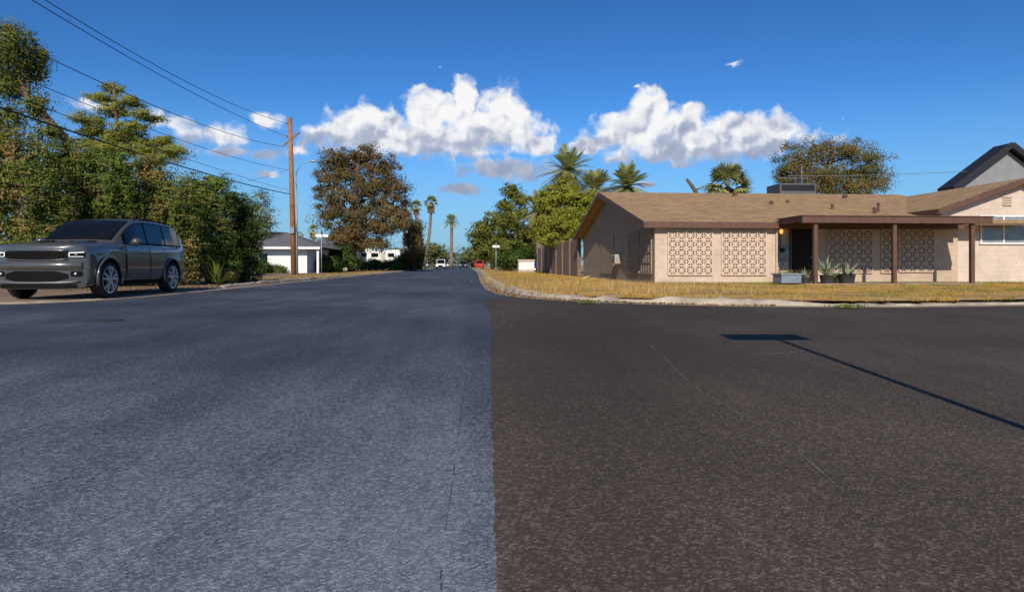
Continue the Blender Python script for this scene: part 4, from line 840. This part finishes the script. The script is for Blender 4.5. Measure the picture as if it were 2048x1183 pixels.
    fr_.tube([(x,fyx(x)-.018,1.025) for x in np.linspace(-.62,.62,17)],.022,6); fr_.tube([(x,fyx(x)-.018,.815+.03*(abs(x)/.6)**2) for x in np.linspace(-.62,.62,17)],.016,6)
    fr_.build('grille_surround',M['paint_grey'],gl,smooth=True)
    bb=MB(); bb.grid([[(x,fyx(x)-.012-.05*math.sin(PI*(z-.62)/.18),z) for z in np.linspace(.62,.80,7)] for x in np.linspace(-.84,.84,25)]); bb.build('bumper',M['paint_grey'],t,smooth=True)
    for sg in (-1,1):
        hl=patch('headlight',sg*.615,sg*.885,lambda x:(.885-.01*(abs(x)-.60),.99+.05*(abs(x)-.60)),'plastic',.018)
        d_=MB(); f=lambda x,z:(sg*x,fyx(x)-.028,z)
        d_.tube([f(.64,.900),f(.74,.897),f(.86,.90)],.005,6); d_.tube([f(.64,.977),f(.74,.98),f(.87,.99)],.008,6); d_.tube([f(.64,.977),f(.64,.90)],.006,6); d_.build('running_light',M['drl'],hl)
        MB().lathe([(0,-.02),(.025,-.012),(.028,.01)],f(.75,.938),'y',14).build('lamp_lens',M['metal'],hl,smooth=True)
        fg=patch('fog_lamp_pocket',sg*.66,sg*.84,lambda x:(.49,.59),'plastic',.02,6); MB().lathe([(0,-.02),(.02,-.012),(.024,.01)],f(.74,.54),'y',14).build('fog_lamp',M['white'],fg,smooth=True)
        MB().grid([[(sg*(bx(y,z)+.006),yo(y,bx(y,z),ip(y,Wk)),z) for z in (.68,.71)] for y in (.36,.42,.46)]).build('side_marker',M['amber'],t)
        MB().grid([[(sg*(bx(y,z)+.008),yo(y,bx(y,z),ip(y,Wk)),z) for z in (.98,1.12)] for y in (4.6,4.75,4.9)]).build('tail_lamp',M['redlens'],t)
    li=patch('lower_intake',-.62,.62,lambda x:(.39+.04*max(0,abs(x)-.4)/.2,.60-.06*max(0,abs(x)-.4)/.2),'plastic',.014)
    gb=MB()
    for z in (.43,.49,.55): gb.tube([(x,fyx(x)-.02,z) for x in np.linspace(-.48,.48,13)],.004,5)
    gb.build('intake_mesh',M['grillebar'],li)
    MB().tube([(x,fyx(x)-.02,.355+.03*(abs(x)/.8)**4) for x in np.linspace(-.80,.80,21)],.022,6).build('lower_lip',M['lip'],t,smooth=True)
    patch('front_splitter',-.76,.76,lambda x:(.25,.325),'plastic',.022)
    for x in (-.3,.3): MB().box(x-.12,x+.12,.85,.95,1.24,1.262).build('bonnet_vent',M['plastic'],t,bevel=.006)
    return t
suv()
def car(label,px,D,m,kind='suv',rear=False,parked=False,z=.02):
    p=at(px,530,D); t=thing('parked_car' if parked else 'car',label,'car',(p.x,p.y,z),None,True,(PI if rear else 0))
    w=.92; hz={'suv':1.72,'sedan':1.45,'pickup':1.85}[kind]; bz=.98
    MB().prism([(-2.3,.35),(-2.35,.75),(-2.2,.88),(-1.2,bz),(2.2,bz+.02),(2.35,.8),(2.3,.35)],'x',-w,w).build('body',M[m],t,bevel=.08)
    ce={'suv':2.2,'sedan':1.7,'pickup':.7}[kind]
    MB().prism([(-1.3,bz-.02),(-.55,hz-.05),(-.3,hz),(ce-.35,hz),(ce,bz-.01)],'x',-w*.86,w*.86).build('cabin',M[m],t,bevel=.06)
    gl=MB(); gl.add([(-w*.78,-1.255,bz+.06),(w*.78,-1.255,bz+.06),(w*.74,-.66,hz-.1),(-w*.74,-.66,hz-.1)],[(0,1,2,3)]); gl.build('windscreen',M['glass'],t)
    gl=MB(); gl.add([(-w*.74,ce,bz+.12),(w*.74,ce,bz+.12),(w*.7,ce-.28,hz-.12),(-w*.7,ce-.28,hz-.12)],[(0,1,2,3)]); gl.build('rear_window',M['glass'],t)
    for sg in (-1,1):
        gl=MB(); x=sg*(w*.86+.006); gl.add([(x,-1.0,bz+.08),(x,ce-.2,bz+.08),(x,ce-.45,hz-.14),(x,-.5,hz-.14)],[(0,1,2,3)]); gl.build('side_window',M['glass'],t)
        MB().box(sg*.62-.17,sg*.62+.17,-2.40,-2.34,.66,.80).build('headlight',M['drl'] if m=='cwhite' else M['white'],t); MB().box(sg*.72-.1,sg*.72+.1,2.35,2.39,.72,.95).build('tail_lamp',M['redlens'],t)
        for y in (-1.4,1.4): wheel(t,sg*.82,y,.34,.22,sg,False)
    MB().box(-.4,.4,-2.39,-2.345,.5,.72).build('grille',M['plastic'],t); MB().box(-w*.95,w*.95,-2.42,-2.3,.32,.46).build('bumper',M['plastic'],t,bevel=.03)
    return t
car('white pickup truck coming along the far road',882,122,'cwhite','pickup'); car('silver car parked far down the left kerb',848,135,'csilver','suv',parked=True); car('small white car far down the road behind the pickup',900,190,'cwhite','sedan')
car('dark car near the middle of the far road',926,160,'cdark','suv'); car('red car driving away on the far road',958,125,'cred','suv',True); car('blue car parked past the end of the brown fence',1086,62,'cblue','suv',True,True,z=.11)
# white camper trailer
Dt=100; a=at(712,530,Dt);b=at(800,530,Dt); rv=thing('camper_trailer','white camper trailer with dark windows parked behind the verge','camper trailer',((a.x+b.x)/2,a.y,.03)); k=Dt/F
z1=at(0,499,Dt).z; z0=.6
y0=a.y
n=MB(); n.prism([(a.x,z0),(a.x-.15,z0+.9),(a.x+.3,z1-.1),(a.x+.7,z1),(b.x-.3,z1),(b.x,z1-.2),(b.x,z0)],'y',y0,y0+2.4); n.build('body',M['white'],rv,bevel=.06)
for x0,x1 in ((.12,.24),(.34,.5),(.72,.86)): xx=a.x+(b.x-a.x)*x0; x2=a.x+(b.x-a.x)*x1; MB().box(xx,x2,y0-.03,y0-.003,z1-1.15,z1-.55).build('window',M['glass'],rv,bevel=.02)
xx=a.x+(b.x-a.x)*.56; MB().box(xx,xx+.7,y0-.025,y0-.003,z0+.1,z1-.4).build('door',M['cream'],rv,bevel=.02); MB().box(a.x+.1,b.x-.1,y0-.02,y0-.003,z0+.3,z0+.45).build('stripe',M['metal'],rv)
for f_ in (.5,.62): x=a.x+(b.x-a.x)*f_; MB().lathe([(0,-.12),(.33,-.12),(.36,-.05),(.36,.1)],(x,y0+.15,.39),'y',18).build('wheel',M['rubber'],rv)
MB().box(a.x+1,a.x+1.9,y0+.7,y0+1.7,z1+.003,z1+.28).build('roof_unit',M['white'],rv,bevel=.05)
for px,lb in ((728,'clipped hedge before the left half of the camper trailer'),(778,'clipped hedge before the right half of the camper trailer')):
    tree('hedge',lb,'hedge',gxy(px,84),[at(px,535,84),at(px,528,84)],.06,pb([(px-16,528,15,9),(px+2,530,15,8),(px+18,528,15,10)],84),3600,(.25,.12),.28,M['shrub_dark'])
print('objects',len(bpy.data.objects),'polys',sum(len(o.data.polygons) for o in bpy.data.objects if o.type=='MESH'))
